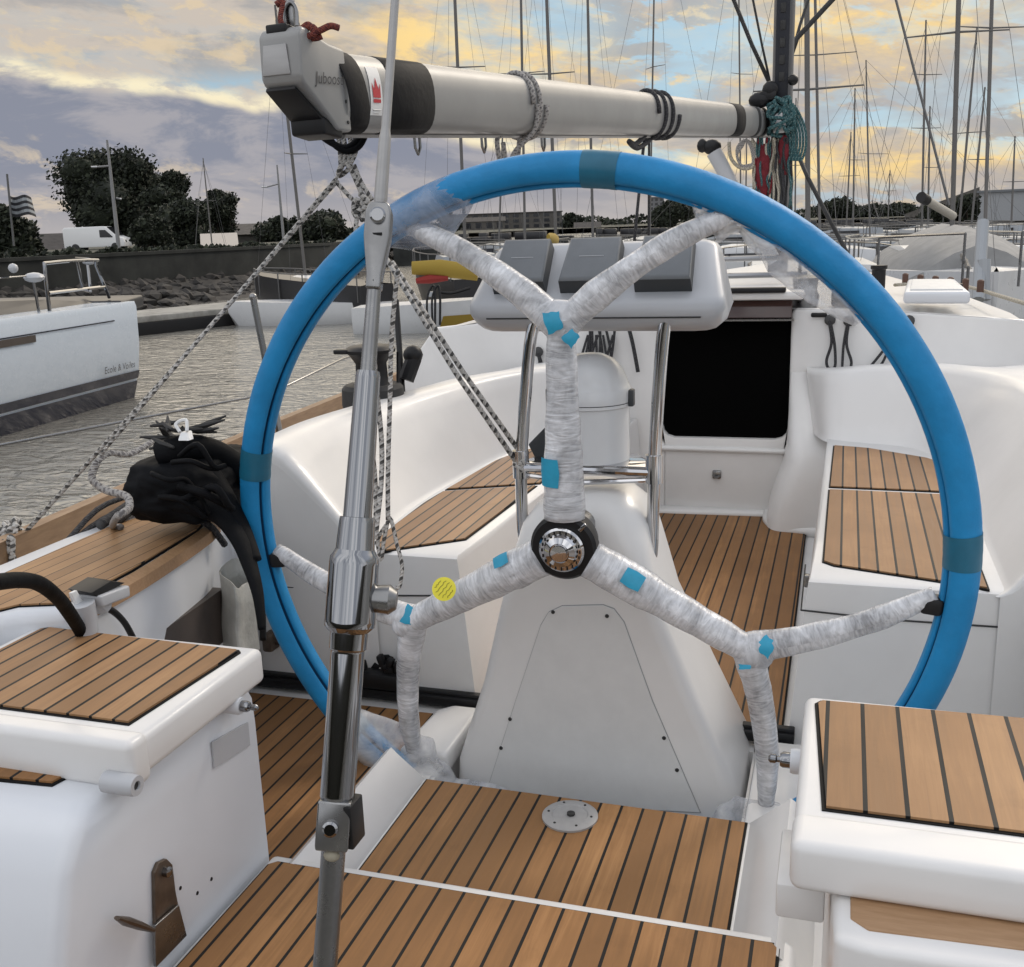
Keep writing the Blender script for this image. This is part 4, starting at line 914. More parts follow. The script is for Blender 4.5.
b.tube(smooth([PD(160, 455, 2.26), PD(185, 448, 2.26), PD(212, 452, 2.3), PD(236, 466, 2.34), PD(250, 480, 2.36)], 6), .030, 12)
b.tube(smooth([PD(165, 500, 2.26), PD(195, 505, 2.24), PD(222, 516, 2.24), PD(240, 540, 2.22), PD(250, 566, 2.20), PD(258, 595, 2.18), PD(262, 630, 2.16)], 6), [.040-.031*(k/36)**1.1 for k in range(37)], 14, flat=.62)
b.tube(smooth([PD(210, 470, 2.27), PD(228, 500, 2.26), PD(244, 530, 2.24), PD(256, 560, 2.21)], 6), [.026-.012*(k/18) for k in range(19)], 12, flat=.6)
for k in range(7):
    x0, y0 = random.uniform(150, 198), random.uniform(450, 500); b.tube(smooth([PD(x0, y0, 2.2), PD(x0+18, y0+random.uniform(-12, 8), 2.16), PD(min(228, x0+34), y0+random.uniform(-4, 12), 2.18), PD(min(232, x0+46), y0+random.uniform(6, 22), 2.2)], 5), random.uniform(.005, .010), 7)
b.tube(smooth([PD(x, y, 2.2) for x, y in ((238, 520), (250, 545), (258, 575), (262, 610), (262, 645))], 5), [.02]*21, 10) if False else None
BG = tag(b.build('canvas_bag', FABRIC, None, sharp=0), 'crumpled black canvas bag slung over the left rail', 'bag')
b = MB()
for k in range(20):
    a = random.uniform(0, 2*PI); p = PD(185+random.uniform(-26, 24), 433+random.uniform(-10, 12), 2.28+random.uniform(-.04, .04)); v = V((math.cos(a)*.045, math.sin(a)*.03, random.uniform(-.006, .016)))
    b.tube([p-v, p, p+v+V((0, 0, .004))], [.003, .007, .002], 6)
b.build('strap_ends', DARK, None).parent = BG
b = MB(); b.prism([PD(177, 441, 2.2), PD(189, 441, 2.2), PD(187, 432, 2.22), PD(180, 432, 2.22)], (0, .02, 0), .003); b.tube(smooth([PD(180, 432, 2.22), PD(176, 424, 2.23), PD(186, 420, 2.23), PD(187, 431, 2.22)], 5), .004, 6); b.build('white_tag', WHITE, None).parent = BG
rthing('black_hose', [PY(-10, 583, 1.02), PY(20, 580, 1.10), PY(40, 584, 1.16), PY(58, 598, 1.24), PY(70, 614, 1.32), PY(80, 630, 1.40), PY(90, 650, 1.42)], .0115, FABRIC, 'thick black hose arching over the left side seat', seg=12, cat='hose')
rthing('black_cable', [PX(104, 607, -.80), PX(114, 612, -.795), PX(124, 622, -.79), PX(132, 636, -.79), PX(138, 650, -.80)], .0065, BLACK, 'thin black cable leaving the white socket box', cat='cable')
b = MB(); bb = [PX(72, 594, -.80), PX(103, 583, -.80), PX(104, 594, -.80), PX(76, 605, -.80)]; b.prism([p+V((.06, 0, 0)) for p in bb], (-.07, 0, 0), .004); SB = tag(b.build('socket_box', POD, None), 'small white socket box under the edge of the left side seat', 'socket box')
b = MB(); b.tube([PX(82, 603, -.765), PX(86, 618, -.765), PX(88, 640, -.765)], [.022, .02, .018], 12); b.tube([PX(96, 600, -.765), PX(104, 607, -.765)], .016, 10); b.build('cable_gland', POD, None).parent = SB
b = MB(); bb = [PX(68, 592, -.797), PX(88, 580, -.80), PX(103, 582, -.80), PX(74, 596, -.797)]; b.prism([p+V((.05, 0, .002)) for p in bb], (-.05, 0, .004), .001); b.build('socket_lid', BLACK, None).parent = SB
b = MB(); fl = [PX(57, 592, -.80), PX(63, 589, -.80), PX(80, 618, -.80), PX(70, 616, -.80)]; b.prism([p+V((.03, 0, 0)) for p in fl], (-.006, 0, 0), .001); b.build('white_strip', WHITE, None).parent = SB
# grey plastic pocket
b = MB(); tp = [PX(219, 571, -.86), PX(237, 558, -.83), PX(254, 577, -.80), PX(243, 585, -.795), PX(238, 589, -.79), PX(231, 582, -.80)]
bt = [PX(223, 645, -.86), PX(240, 628, -.83), PX(260, 648, -.80), PX(248, 652, -.795), PX(243, 654, -.79), PX(236, 652, -.80)]
ts = smooth(tp, 4, True); bs2 = smooth(bt, 4, True); c = sum(ts, V())/len(ts)
b.loft([[p+(c-p)*.06+V((0, 0, -.006)) for p in [q.lerp(r, .5) for q, r in zip(ts, bs2)]], [p+(c-p)*.06 for p in ts], ts, [q.lerp(r, .3)+V((.004, 0, 0)) for q, r in zip(ts, bs2)], [q.lerp(r, .7)-V((.003, 0, 0)) for q, r in zip(ts, bs2)], bs2], True, False, True)
tag(b.build('rope_pocket', mat('grey_plastic_pocket', (.46, .46, .43), .5, noise_amt=.2, noise_scale=20, bump=.3, bump_scale=50), None, sharp=50), 'open grey plastic pocket hanging left of the blue rim', 'pocket')
rthing('black_strap', [PX(245, 540, -.84), PX(257, 568, -.82), PX(262, 600, -.80), PX(263, 640, -.80)], .008, BLACK, 'thin black strap hanging down between pocket and wheel rim', cat='strap')
b = MB(); p = PX(272, 640, -.92); b.box(p, (.03, .06, .05), .008); b.tube([p, p+V((.04, 0, 0))], .012, 8); tag(b.build('jammer', RUSTY, None), 'small dull bronze jammer beside the left edge of the wheel', 'jammer')
# dark furling lines lying along the side deck
b = MB(); random.seed(2)
for k in range(4):
    pts = [V((-1.125-.014*k+.012*math.sin(j*1.3+k), 1.30+.16*j, .505+.006*random.random()+(.020*k if j > 3 else 0))) for j in range(7)]
    b.tube(smooth(pts, 4), .0065, 6)
b.tube(smooth([PZ(145, 487, .56), PZ(160, 500, .56), PZ(185, 510, .56), PZ(200, 520, .55), PX(212, 528, -.868), PX(225, 545, -.86)], 5), .008, 6)
b.tube(smooth([PZ(100, 525, .55), PZ(125, 508, .56), PZ(150, 492, .57), PZ(180, 490, .58)], 5), .012, 8); b.tube(smooth([PZ(118, 520, .55), PZ(140, 505, .56), PZ(170, 505, .56), PZ(205, 512, .56)], 5), .012, 8); b.tube(smooth([PZ(126, 490, .60), PZ(140, 480, .63), PZ(152, 492, .58)], 5), .008, 8)
tag(b.build('furling_lines', RDARK, None, sharp=0), 'bundle of dark lines lying along the left side deck', 'ropes')
# lifelines and stanchion
sbx = PY(266, 363, 3.1); stx = PY(253, 297, 3.1); dr = (stx-sbx).normalized(); foot = sbx-dr*((sbx.z-.52)/dr.z)
b = MB(); b.tube([foot, stx], .011, 10); b.ball(stx, .014, 2); tag(b.build('stanchion', STEELB, None), 'thin steel stanchion on the left rail above the water', 'stanchion')
pa = foot.lerp(stx, .30)
wire('lifeline', [PD(-60, 462, 2.9), PD(0, 445, 3.0), pa, PD(342, 359, 4.2), PD(400, 340, 5.2)], .0045, 'thin lifeline wire crossing over the grey water', 'lifelines', STEELB)
# black line tails on the bulkhead, each through its own eye
def tail(px0, py0, px1, py1, lab, bend=3, grp='short black line tails on the cabin bulkhead'):
    a = PY(px0, py0, 4.175); c = PY(px1, py1, 4.17)
    e = PY(px0, py0, 4.18); b = MB()
    b.tube(smooth([e, a, a.lerp(c, .45)+V((bend*.003+.005, 0, 0)), a.lerp(c, .8)+V((.017, 0, 0)), c+V((.013, 0, .008)), c, c+V((-.013, 0, .008)), a.lerp(c, .8)+V((-.015, 0, 0)), a.lerp(c, .45)+V((bend*.003-.005, 0, 0)), a+V((-.004, 0, 0))], 6), .0055, 6)
    b.ball(e+V((0, .005, .0)), .022, 2, (1, .7, 1)); return tag(b.build('line_tail', RDARK, None, sharp=0), lab, 'rope', grp)
tail(830, 320, 831, 369, 'black line tail nearest the companionway on the right bulkhead'); tail(849, 321, 846, 371, 'middle black line tail on the right bulkhead', -3); tail(909, 321, 870, 373, 'black line tail passing behind the right part of the blue rim', -2)
b = MB(); p = PY(819, 315, 4.185); b.box(p, (.06, .012, .018), .006); tag(b.build('line_clip', BLACK, None), 'flat black clip at the top of the right bulkhead', 'clip')
tail(538, 352, 539, 376, 'single black loop left of the wrapped wheel spoke')
b = MB()
for x0, x1, y1 in ((592, 588, 372), (598, 602, 378), (605, 612, 370), (615, 606, 382), (600, 596, 360), (590, 585, 366)):
    b.tube(smooth([PY(x0, 325, 4.17), PY((x0+x1)/2+2, 350, 4.165), PY(x1, y1, 4.17), PY(x1-4, y1-6, 4.16), PY(x0-2, 335, 4.165)], 5), .0055, 6)
tag(b.build('line_tail', RDARK, None, sharp=0), 'bunch of black line tails behind the wheel hub post', 'rope', 'short black line tails on the cabin bulkhead')
rthing('line_tail', [PY(628, 325, 4.17), PY(633, 345, 4.165), PY(638, 372, 4.165)], .008, RDARK, 'straight black line tail left of the companionway', 'short black line tails on the cabin bulkhead', cat='rope')
# coachroof hatch, handrail studs, frame over the companionway
HT = thing('deck_hatch', PZ(925, 297, .87), 'low white framed hatch on the coachroof right of the blue rim', 'hatch')
b = MB(); h0 = PZ(903, 304, .85); h1 = PZ(970, 304, .85); h2 = PZ(955, 290, .87); h3 = PZ(907, 290, .87)
b.prism([h0, h1, h2, h3], (0, 0, .045), .012, 3); b.build('hatch_frame', GELC, HT)
b = MB(); c = (h0+h1+h2+h3)/4; b.prism([c+(p-c)*.8+V((0, 0, .044)) for p in (h0, h1, h2, h3)], (0, 0, .006), .002); b.build('hatch_glass', PANEL, HT)
b = MB(); p = PD(945, 291, proj(h2)[2]); b.box(p+V((0, 0, .02)), (.13, .05, .02), .005); b.build('hatch_handle', BLACK, HT)
b = MB(); q = [PZ(895, 285, .86), PZ(930, 283, .86), PZ(968, 287, .86), PZ(1000, 296, .86), PZ(1030, 305, .85)]; b.tube(smooth(q, 5), .011, 8, flat=.7); HR = tag(b.build('handrail', RCREAM, None, sharp=0), 'pale handrail with brown studs along the outer edge of the coachroof', 'handrail')
STUD = mat('brown_stud', (.09, .045, .03), .6)
for i in range(6):
    p = PZ(905+i*15, 284+i*1.6, .86); b = MB(); b.lathe([(.014, 0), (.014, .045), (.008, .05)], p, (0, 0, 1), 10); b.build('stud', STUD, HR)
SF = thing('hatch_frame_rail', PY(760, 265, 4.6), 'pair of thin steel rails standing over the companionway', 'rail')
for (x0, y0, x1, y1) in ((722, 259, 800, 257), (722, 276, 806, 274)):
    b = MB(); b.tube([PY(x0, y0+30, 4.6), PY(x0, y0, 4.6), PY(x1, y1, 4.6), PY(x1, y1+30, 4.6)], .013, 8); b.build('rail_tube', STEEL, SF)
b = MB(); p = PY(805, 295, 4.3); b.lathe([(.05, -.02), (.055, .03), (.045, .05), (.05, .10), (.02, .11)], (p.x, p.y, .85), (0, 0, 1), 16); tag(b.build('deck_winch', STEELB, None), 'small steel winch on the coachroof at the hatch corner', 'winch')
b = MB(); 
for x, y in ((838, 297), (843, 304)): b.box(PY(x, y, 4.35), (.05, .06, .07), .01)
tag(b.build('rope_clutch', BLACK, None), 'black rope clutch on the coachroof half behind the blue rim', 'clutch')
b = MB(); b.lathe([(.03, 0), (.03, .08), (.036, .085), (.036, .10)], PY(878, 288, 5.0), (0, 0, 1), 14); tag(b.build('vent_post', BLACK, None), 'short black post on the coachroof against the rim', 'post')
# ================================================================== harbour: water, shore, land
def sheet(name, polys, m, **k):
    b = MB()
    for P in polys: b.face([b.bm.verts.new(p) for p in P])
    o = b.build(name, m, None, sharp=0); return tag(o, kind='structure')
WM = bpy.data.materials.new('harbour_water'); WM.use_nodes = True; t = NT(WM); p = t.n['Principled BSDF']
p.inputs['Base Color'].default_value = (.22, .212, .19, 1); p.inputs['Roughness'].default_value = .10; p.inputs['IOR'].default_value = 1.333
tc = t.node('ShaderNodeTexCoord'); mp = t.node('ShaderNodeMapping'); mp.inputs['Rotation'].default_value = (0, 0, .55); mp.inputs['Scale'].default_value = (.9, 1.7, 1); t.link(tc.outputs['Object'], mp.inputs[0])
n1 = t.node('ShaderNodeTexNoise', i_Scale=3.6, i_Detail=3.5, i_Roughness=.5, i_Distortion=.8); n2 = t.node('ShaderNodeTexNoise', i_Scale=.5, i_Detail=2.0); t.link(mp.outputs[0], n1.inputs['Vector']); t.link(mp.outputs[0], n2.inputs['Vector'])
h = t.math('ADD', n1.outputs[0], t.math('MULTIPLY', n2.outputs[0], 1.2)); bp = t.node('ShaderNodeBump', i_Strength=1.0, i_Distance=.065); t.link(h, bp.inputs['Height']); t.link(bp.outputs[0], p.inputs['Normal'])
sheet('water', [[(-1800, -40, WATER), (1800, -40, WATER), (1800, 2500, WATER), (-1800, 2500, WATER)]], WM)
LANDM = mat('land_grass', (.05, .055, .035), .9, noise_amt=.5, noise_scale=.4, col2=(.07, .065, .05)); ROCKM = mat('shore_rock', (.055, .049, .043), .85, col2=(.018, .017, .016), noise_scale=2.2, bump=.6, bump_scale=6)
WALLM = mat('dark_quay_wall', (.024, .026, .023), .9, col2=(.012, .013, .012), noise_scale=1.2)
edge = [(-500, 19), (-300, 22), (-100, 25.5), (0, 27.5), (150, 31), (330, 38), (385, 60), (430, 170), (560, 260), (700, 300), (850, 280), (1000, 210), (1300, 160)]
fr = [G(a, d+3.6, .50) for a, d in edge]; far = [G(a, 2600, 4) for a, d in edge]; mid = [G(a, d+120, .62) for a, d in edge]
b = MB(); b.loft([fr, mid, far], False); tag(b.build('ground', LANDM, None, sharp=0), kind='structure')
b = MB(); rings = []
for dd, z in ((0, -1.15), (.8, -.78), (1.8, -.48), (2.8, -.24), (3.7, -.06)):
    rings.append([G(a, d+dd, z+.12*noise.noise(V((i*1.7, dd, 0)))) for i, (a, d) in enumerate(edge[:8])])
b.loft(rings, False); tag(b.build('shore', ROCKM, None, sharp=0), kind='structure')
random.seed(21); b = MB()
def rockmesh(c, s):
    t_ = bmesh.new(); bmesh.ops.create_icosphere(t_, subdivisions=1, radius=1); r = Matrix.Rotation(random.uniform(0, 6), 3, 'Z'); sx, sy, sz = s*random.uniform(.7, 1.5), s*random.uniform(.7, 1.2), s*random.uniform(.45, .8)
    for v in t_.verts:
        q = v.co*random.uniform(.8, 1.15); v.co = r @ V((q.x*sx, q.y*sy, q.z*sz))+V(c)
    for f in t_.faces: f.smooth = False
    b.merge(t_)
for i in range(760):
    a = random.uniform(-60, 420); f = (a+100)/430; d0 = (25.5+(a+100)*.02 if a < 0 else 27.5+a*.0233 if a < 150 else 31+(a-150)*.0389 if a < 330 else 38+(a-330)*.4)
    dd = random.uniform(.2, 3.7); rockmesh(G(a, d0+dd, (-1.0+dd*.30 if dd < 1.8 else -.46+(dd-1.8)*.2)+random.uniform(-.05, .10)), random.uniform(.14, .34))
o = b.build('shore_rocks', ROCKM, None, sharp=1); tag(o, 'dark boulders heaped along the shore below the quay wall', 'rocks', kind='stuff')
QW = thing('quay_wall', G(100, 34, .3), 'long dark quay wall above the shore rocks on the left', 'wall')
b = MB(); pts = [(a, d+3.5) for a, d in edge[:7]]
b.loft([[G(a, d, -.2) for a, d in pts], [G(a, d, .82) for a, d in pts], [G(a, d+.35, .82) for a, d in pts], [G(a, d+.35, .3) for a, d in pts]], False); b.build('wall_face', WALLM, QW)
b = MB(); b.loft([[G(a, d-.06, .76) for a, d in pts], [G(a, d-.06, .86) for a, d in pts], [G(a, d+.41, .86) for a, d in pts], [G(a, d+.41, .76) for a, d in pts]], False); b.build('coping', WALLM, QW)
# unseen dark block added astern so the polished tubes reflect something dark
b = MB(); b.box((0, -60, .2), (400, 100, 2.6)); tag(b.build('added_dark_block', WALLM, None, sharp=0), kind='structure')
# pontoon
PT = thing('pontoon', G(180, 23.4, -.5), 'floating pontoon with pale top edge below the shore rocks', 'pontoon')
def strip(p0, p1, wdt, z0, z1, m, name, par):
    e = (p1-p0).normalized(); s = V((-e.y, e.x, 0)); b = MB(); b.prism([V((q.x, q.y, z0)) for q in (p0, p1, p1+s*wdt, p0+s*wdt)], (0, 0, z1-z0), .02); return b.build(name, m, par)
PA, PB = G(90, 22.3, 0), G(390, 27.5, 0)
strip(PA, PB, 1.8, -.9, -.46, BLACK, 'float', PT); strip(PA+(PA-PB).normalized()*.02, PB, 1.84, -.46, -.33, mat('weathered_deck', (.34, .33, .30), .8, noise_amt=.4, noise_scale=3), 'pontoon_deck', PT)
# ================================================================== boats
HULLW = mat('boat_white', (.62, .63, .64), .3, 0, .2, noise_amt=.05); HULLN = mat('boat_navy', (.012, .016, .035), .25, 0, .3); HULLG = mat('boat_grey', (.30, .32, .34), .35)
HULLK = mat('boat_dark', (.02, .02, .022), .4); GLASS = mat('boat_window', (.012, .013, .016), .1); MASTM = mat('mast_far', (.12, .115, .11), .45, .2); RIGM = mat('rig_wire', (.11, .11, .11), .5, .3)
CVW = mat('sail_cover_cream', (.45, .42, .36), .85); CVB = mat('sail_cover_blue', (.02, .05, .14), .85); CVK = mat('sail_cover_dark', (.03, .03, .035), .85); CVY = mat('sail_cover_yellow', (.32, .22, .035), .85); CVR = mat('sail_cover_red', (.24, .025, .02), .85); CVG = mat('sail_cover_green', (.03, .10, .07), .85)
TARP = mat('grey_tarp', (.27, .27, .265), .8, noise_amt=.15, noise_scale=5, bump=.3, bump_scale=6)
MP = lambda b, *a: None
def hullsec(L, B, fbow, fmid, z0):
    out = []
    for f, w, k in ((0, .72, 1.0), (.12, .85, 1.0), (.35, 1.0, .98), (.6, .92, 1.0), (.8, .62, 1.06), (.92, .28, 1.12), (1.0, .02, 1.18)):
        y = -L/2+L*f; hw = B/2*w; z1 = fmid+(fbow-fmid)*f
        out.append([V((-hw, y, z1)), V((-hw*1.0, y-.0, z1*.55)), V((-hw*.90, y-.2*f, 0)), V((-hw*.4, y-.3*f, -.35)), V((hw*.4, y-.3*f, -.35)), V((hw*.90, y-.2*f, 0)), V((hw, y, z1*.55)), V((hw, y, z1))])
    return out
def sailboat(base, top, wpx, dist, label, hull=HULLW, cover=CVB, L=9.5, rot=None, spread=(.55,), group='sailing boats moored across the harbour', tarp=False, coverz=.72, hullpart=True, stripe=None, lowf=.80):
    """base / top: where the mast meets the horizon zone and its head, as pixels; the mast stands dist metres away"""
    q = ray(*base); hd = math.hypot(q.x, q.y); P = C0+q*(dist/hd); q2 = ray(*top); T = C0+q2*(dist/math.hypot(q2.x, q2.y))
    d = (T-P).normalized(); deck = WATER+lowf+.35; foot = P+d*((deck-P.z)/d.z)
    rt = rot if rot is not None else random.uniform(0, 6.28)
    t0 = thing('sailboat', V((foot.x, foot.y, WATER)), label, 'sailboat', group)
    rm = Matrix.Rotation(rt, 3, 'Z'); O = V((foot.x, foot.y, WATER)); off = V((0, -.06*L, 0))
    tr = lambda v: O+rm @ (V(v)+off)
    k = L/9.5; bm_ = k*3.1
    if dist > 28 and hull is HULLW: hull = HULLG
    b = MB(); H = [[tr(v) for v in r] for r in hullsec(L, bm_, lowf+.25, lowf, 0)]
    b.loft(H, False, True, True); b.loft([[r[0] for r in H], [(r[0]+r[-1])/2+V((0, 0, .05)) for r in H], [r[-1] for r in H]], False); b.build('hull', hull, t0)
    if stripe:
        b = MB()
        for s in (0, -1): b.loft([[r[s].lerp(r[1 if s == 0 else -2], .35)+(r[s]-(r[0]+r[-1])/2).normalized()*.012 for r in H[:-1]], [r[s].lerp(r[1 if s == 0 else -2], .75)+(r[s]-(r[0]+r[-1])/2).normalized()*.012 for r in H[:-1]]], False)
        b.build('hull_stripe', stripe, t0)
    if L < 5: lowf -= .30
    b = MB(); cs = []
    for f, w, h in ((-.10, .60, .0), (-.09, .62, .42), (.10, .60, .46), (.24, .46, .30), (.30, .36, .02)):
        cs.append([tr((-bm_/2*w, L*f, lowf)), tr((-bm_/2*w*.86, L*f, lowf+h)), tr((0, L*f, lowf+h*1.08+.03)), tr((bm_/2*w*.86, L*f, lowf+h)), tr((bm_/2*w, L*f, lowf))])
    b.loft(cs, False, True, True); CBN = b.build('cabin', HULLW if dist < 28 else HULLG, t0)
    b = MB()
    for s in (-1, 1):
        b.prism([tr((s*bm_/2*.60, L*-.06, lowf+.16)), tr((s*bm_/2*.585, L*.16, lowf+.16)), tr((s*bm_/2*.565, L*.15, lowf+.30)), tr((s*bm_/2*.575, L*-.06, lowf+.32))], rm @ V((s*.03, 0, 0)))
    b.build('cabin_window', GLASS, CBN)
    rr = wpx*.64*dist/F/2; b = MB(); b.tube([foot-d*.2, foot.lerp(T, .6), T], [rr, rr, rr*.7], 10); b.build('mast', MASTM, t0)
    b = MB(); ht = (T-foot).length; lat = rm @ V((1, 0, 0)); fa = rm @ V((0, 1, 0)); rw = max(.003, .12*dist/F)
    for sp in spread:
        c = foot.lerp(T, sp); w = .75*k
        b.tube([c-lat*w-fa*.15, c, c+lat*w-fa*.15], [rr*.3, rr*.5, rr*.3], 6)
    b.build('spreader', MASTM, t0)
    b = MB(); c = foot.lerp(T, spread[0])
    for s in (-1, 1): b.tube([O+rm @ V((s*bm_/2*.9, -.2, lowf)), c+lat*s*.75*k-fa*.15, foot.lerp(T, .95)], rw, 4)
    b.tube([tr((0, L*.49, lowf+.3)), foot.lerp(T, .97)], rw*1.2, 4); b.tube([tr((0, -L*.49, lowf+.1)), T], rw, 4); b.build('rigging', RIGM, t0)
    if cover is not None:
        g = foot+V((0, 0, coverz-.35)); e = g-fa*L*.36+V((0, 0, .12)); b = MB(); b.tube([g-fa*.1, g.lerp(e, .3), g.lerp(e, .75), e], [.10*k, .11*k, .09*k, .05*k], 10, flat=1.5); b.build('sail_cover', cover, t0)
    b = MB()
    for s in (-1, 1):
        ys = [-.48, -.3, -.1, .1, .3, .46]; pp = [tr((s*bm_/2*(.75 if abs(y) > .45 else .96 if y < .2 else .8)*(.28 if y > .45 else 1), L*y, lowf+.55+max(0, y)*.25)) for y in ys]
        b.tube(pp, .015, 5)
        for p_ in pp: b.tube([p_-V((0, 0, .6)), p_], .016, 5)
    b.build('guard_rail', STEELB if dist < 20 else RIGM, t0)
    if tarp:
        b = MB(); rg = []
        for f, w, h in ((-.34, .52, .62), (-.1, .62, .74), (.2, .60, .72), (.36, .42, .52), (.37, .40, .10)):
            rg.append([tr((-bm_/2*w*1.2, L*f, lowf+.10)), tr((-bm_/2*w*1.05, L*f, lowf+h*.42)), tr((-bm_/2*w*.5, L*f, lowf+h*.80)), tr((0, L*f, lowf+h)), tr((bm_/2*w*.5, L*f, lowf+h*.80)), tr((bm_/2*w*1.05, L*f, lowf+h*.42)), tr((bm_/2*w*1.2, L*f, lowf+.10))])
        b.loft(rg, False, True, True); b.build('tarpaulin', TARP, t0, sharp=50)
    return t0
random.seed(33)
bearing = lambda px: math.atan2(ray(px, 200).x, ray(px, 200).y)
SB = [
 ((307, 290), (275, 5), 4.5, 24.8, 'sailboat left of the backstay with a dark leaning mast by the pontoon', HULLK, None, 4.2, 1.2, (.45,)),
 ((210, 225), (203, 158), 2.0, 62, 'sailboat whose thin mast stands in front of the small round tree', HULLW, None, 6.5, .3, (.55,)),
 ((465, 240), (449, -140), 5.0, 29, 'sailboat with dark hull and mast just left of the instrument pod', HULLK, None, 9, .5, (.5,)),
 ((499, 243), (503, 120), 3.2, 44, 'sailboat with short pale mast rising left of the first instrument cover', HULLW, None, 8, .8, (.55,)),
 ((525, 243), (519, -120), 4.0, 34, 'sailboat with tall mast rising behind the first instrument cover', HULLW, None, 9, .15, (.5,)),
 ((556, 240), (542, -120), 5.2, 31, 'sailboat with yellow sail cover between the first two instrument covers', HULLW, CVY, 9, .2, (.5,)),
 ((593, 238), (585, -120), 4.2, 37, 'sailboat with navy hull behind the middle instrument cover', HULLN, None, 9, .4, (.45,)),
 ((650, 228), (656, -120), 2.6, 50, 'sailboat with thin mast showing over the right instrument cover', HULLW, None, 9, 2.4, (.5,)),
 ((741, 230), (738, -100), 2.4, 52, 'sailboat with thin mast crossing the boom left of our own mast', HULLW, None, 9, .9, (.5,)),
 ((808, 240), (806, -180), 7.5, 17, 'sailboat with the thick grey mast right beside our own mast', HULLN, None, 10, .1, (.42,)),
 ((820, 240), (812, -160), 4.0, 24, 'sailboat with dark hull and slim mast second to the right of our mast', HULLK, None, 10, .2, (.5,)),
 ((795, 232), (796, 98), 2.4, 66, 'sailboat with short mast half hidden by the thick grey mast', HULLW, None, 9, .5, (.5,)),
 ((853, 233), (855, 88), 2.5, 62, 'sailboat with short mast ending halfway up the sky over the rim', HULLW, None, 9, .9, (.5,)),
 ((846, 234), (851, 132), 2.2, 70, 'small sailboat whose short mast stands left of a taller one over the rim', HULLW, None, 8, .2, (.55,)),
 ((888, 220), (890, 170), 1.7, 120, 'far sailboat with tiny mast above the dark trees on the right', HULLW, None, 8, .4, (.6,)),
 ((880, 222), (872, 200), 1.7, 130, 'farthest sailboat with the lowest mast among the dark trees', HULLW, None, 8, 1.4, (.6,)),
 ((922, 218), (926, 20), 3.0, 48, 'sailboat with slim mast just left of the tarpaulin boat mast', HULLW, None, 9, .6, (.5, .75)),
 ((928, 220), (930, 106), 2.6, 62, 'sailboat with half height mast doubling the slim mast beside it', HULLG, None, 8, .9, (.5,)),
 ((960, 216), (977, 28), 3.2, 44, 'sailboat with leaning mast between the two tallest right hand masts', HULLW, None, 9, 2.9, (.5,)),
 ((985, 232), (997, -170), 5.0, 23, 'sailboat with tall dark mast second from the right edge', HULLW, None, 10, .5, (.55,)),
 ((972, 220), (985, 87), 3.0, 50, 'sailboat with shorter mast leaning in front of the big grey shed', HULLW, None, 9, .7, (.5,)),
 ((1011, 232), (1015, 136), 2.6, 56, 'sailboat with short mast at the right edge before the shed', HULLW, None, 9, .6, (.5,)),
 ((745, 250), (747, 120), 2.2, 27, 'sailboat with white hull seen between pod and rim over the companionway', HULLW, None, 8, 1.3, (.5,)),
 ((870, 240), (866, 60), 2.4, 30, 'sailboat with dark hull lying left of the grey tarpaulin boat', HULLK, None, 9, 1.0, (.5,)),
]
for (ba, to, w, d, lab, hl, cv, L, rt, sp) in SB: sailboat(ba, to, w, d, lab, hl, cv, L, rt, sp)
TB = sailboat((952, 235), (964, -190), 6.5, 16.5, 'sailboat under a grey tarpaulin tent, moored right beside us', HULLW, None, 8.6, PI-bearing(950)+.12, (.52,), tarp=True, lowf=1.0)
b = MB(); d = 13.2; b.tube([PD(953, 216, d), PD(926, 200, d-.6)], .052, 12); b.build('boom', CVW, TB); b = MB(); b.tube([PD(926.5, 200.3, d-.59), PD(921, 197, d-.7)], .065, 12); b.build('boom_end', BLACK, TB)
b = MB(); b.tube([PD(949, 205, 12.5), PD(896, 0, 12.5), PD(870, -100, 12.5)], .015, 6); b.tube([PD(962, 255, 12.3), PD(985, 298, 11.5)], .03, 6); b.build('fore_stay', RIGM, TB)
b = MB(); b.tube([PD(978, 300, 9.5), PD(983, 222, 9.8)], .055, 10); b.tube([PD(984, 300, 9.6), PD(984, 260, 9.6)], .06, 10); tag(b.build('mooring_post', HULLG, None), 'pale round post standing right of the grey tarpaulin boat', 'post')
# low sports boat with red and yellow cover
BS2 = thing('sports_boat', G(440, 20, WATER), 'low racing boat with yellow and red sail cover behind the backstay ropes', 'boat')
b = MB(); O = G(428, 20.5, WATER); rm = Matrix.Rotation(-bearing(440)-PI/2-.15, 3, 'Z')
H = [[O+rm @ v for v in r] for r in hullsec(3.0, 1.2, .62, .50, 0)]; b.loft(H, False, True, True); b.loft([[r[0] for r in H], [r[-1] for r in H]], False); b.build('hull', HULLW, BS2)
b = MB(); b.mi = 0
for k, (f0, f1) in enumerate(((3, 4), (4, 5), (5, 6))):
    b.mi = k
    for s in (0, -1):
        r0, r1 = H[f0], H[f1]; n_ = (r0[s]-(r0[0]+r0[-1])/2).normalized()*.02
        b.face([b.bm.verts.new(x+n_) for x in (r0[1 if s == 0 else -2], r1[1 if s == 0 else -2], r1[2 if s == 0 else -3], r0[2 if s == 0 else -3])])
b.build('hull_graphic', [CVY, CVR, HULLN], BS2)
b = MB(); d = 20; b.tube([PD(412, 268, d), PD(440, 268, d), PD(478, 273, d)], [.10, .13, .12], 10, flat=1.3); b.build('sail_cover', CVY, BS2); b = MB(); b.tube([PD(416, 281, d), PD(430, 279, d), PD(448, 278, d)], [.05, .09, .05], 8); b.build('red_sail_bag', CVR, BS2)
b = MB()
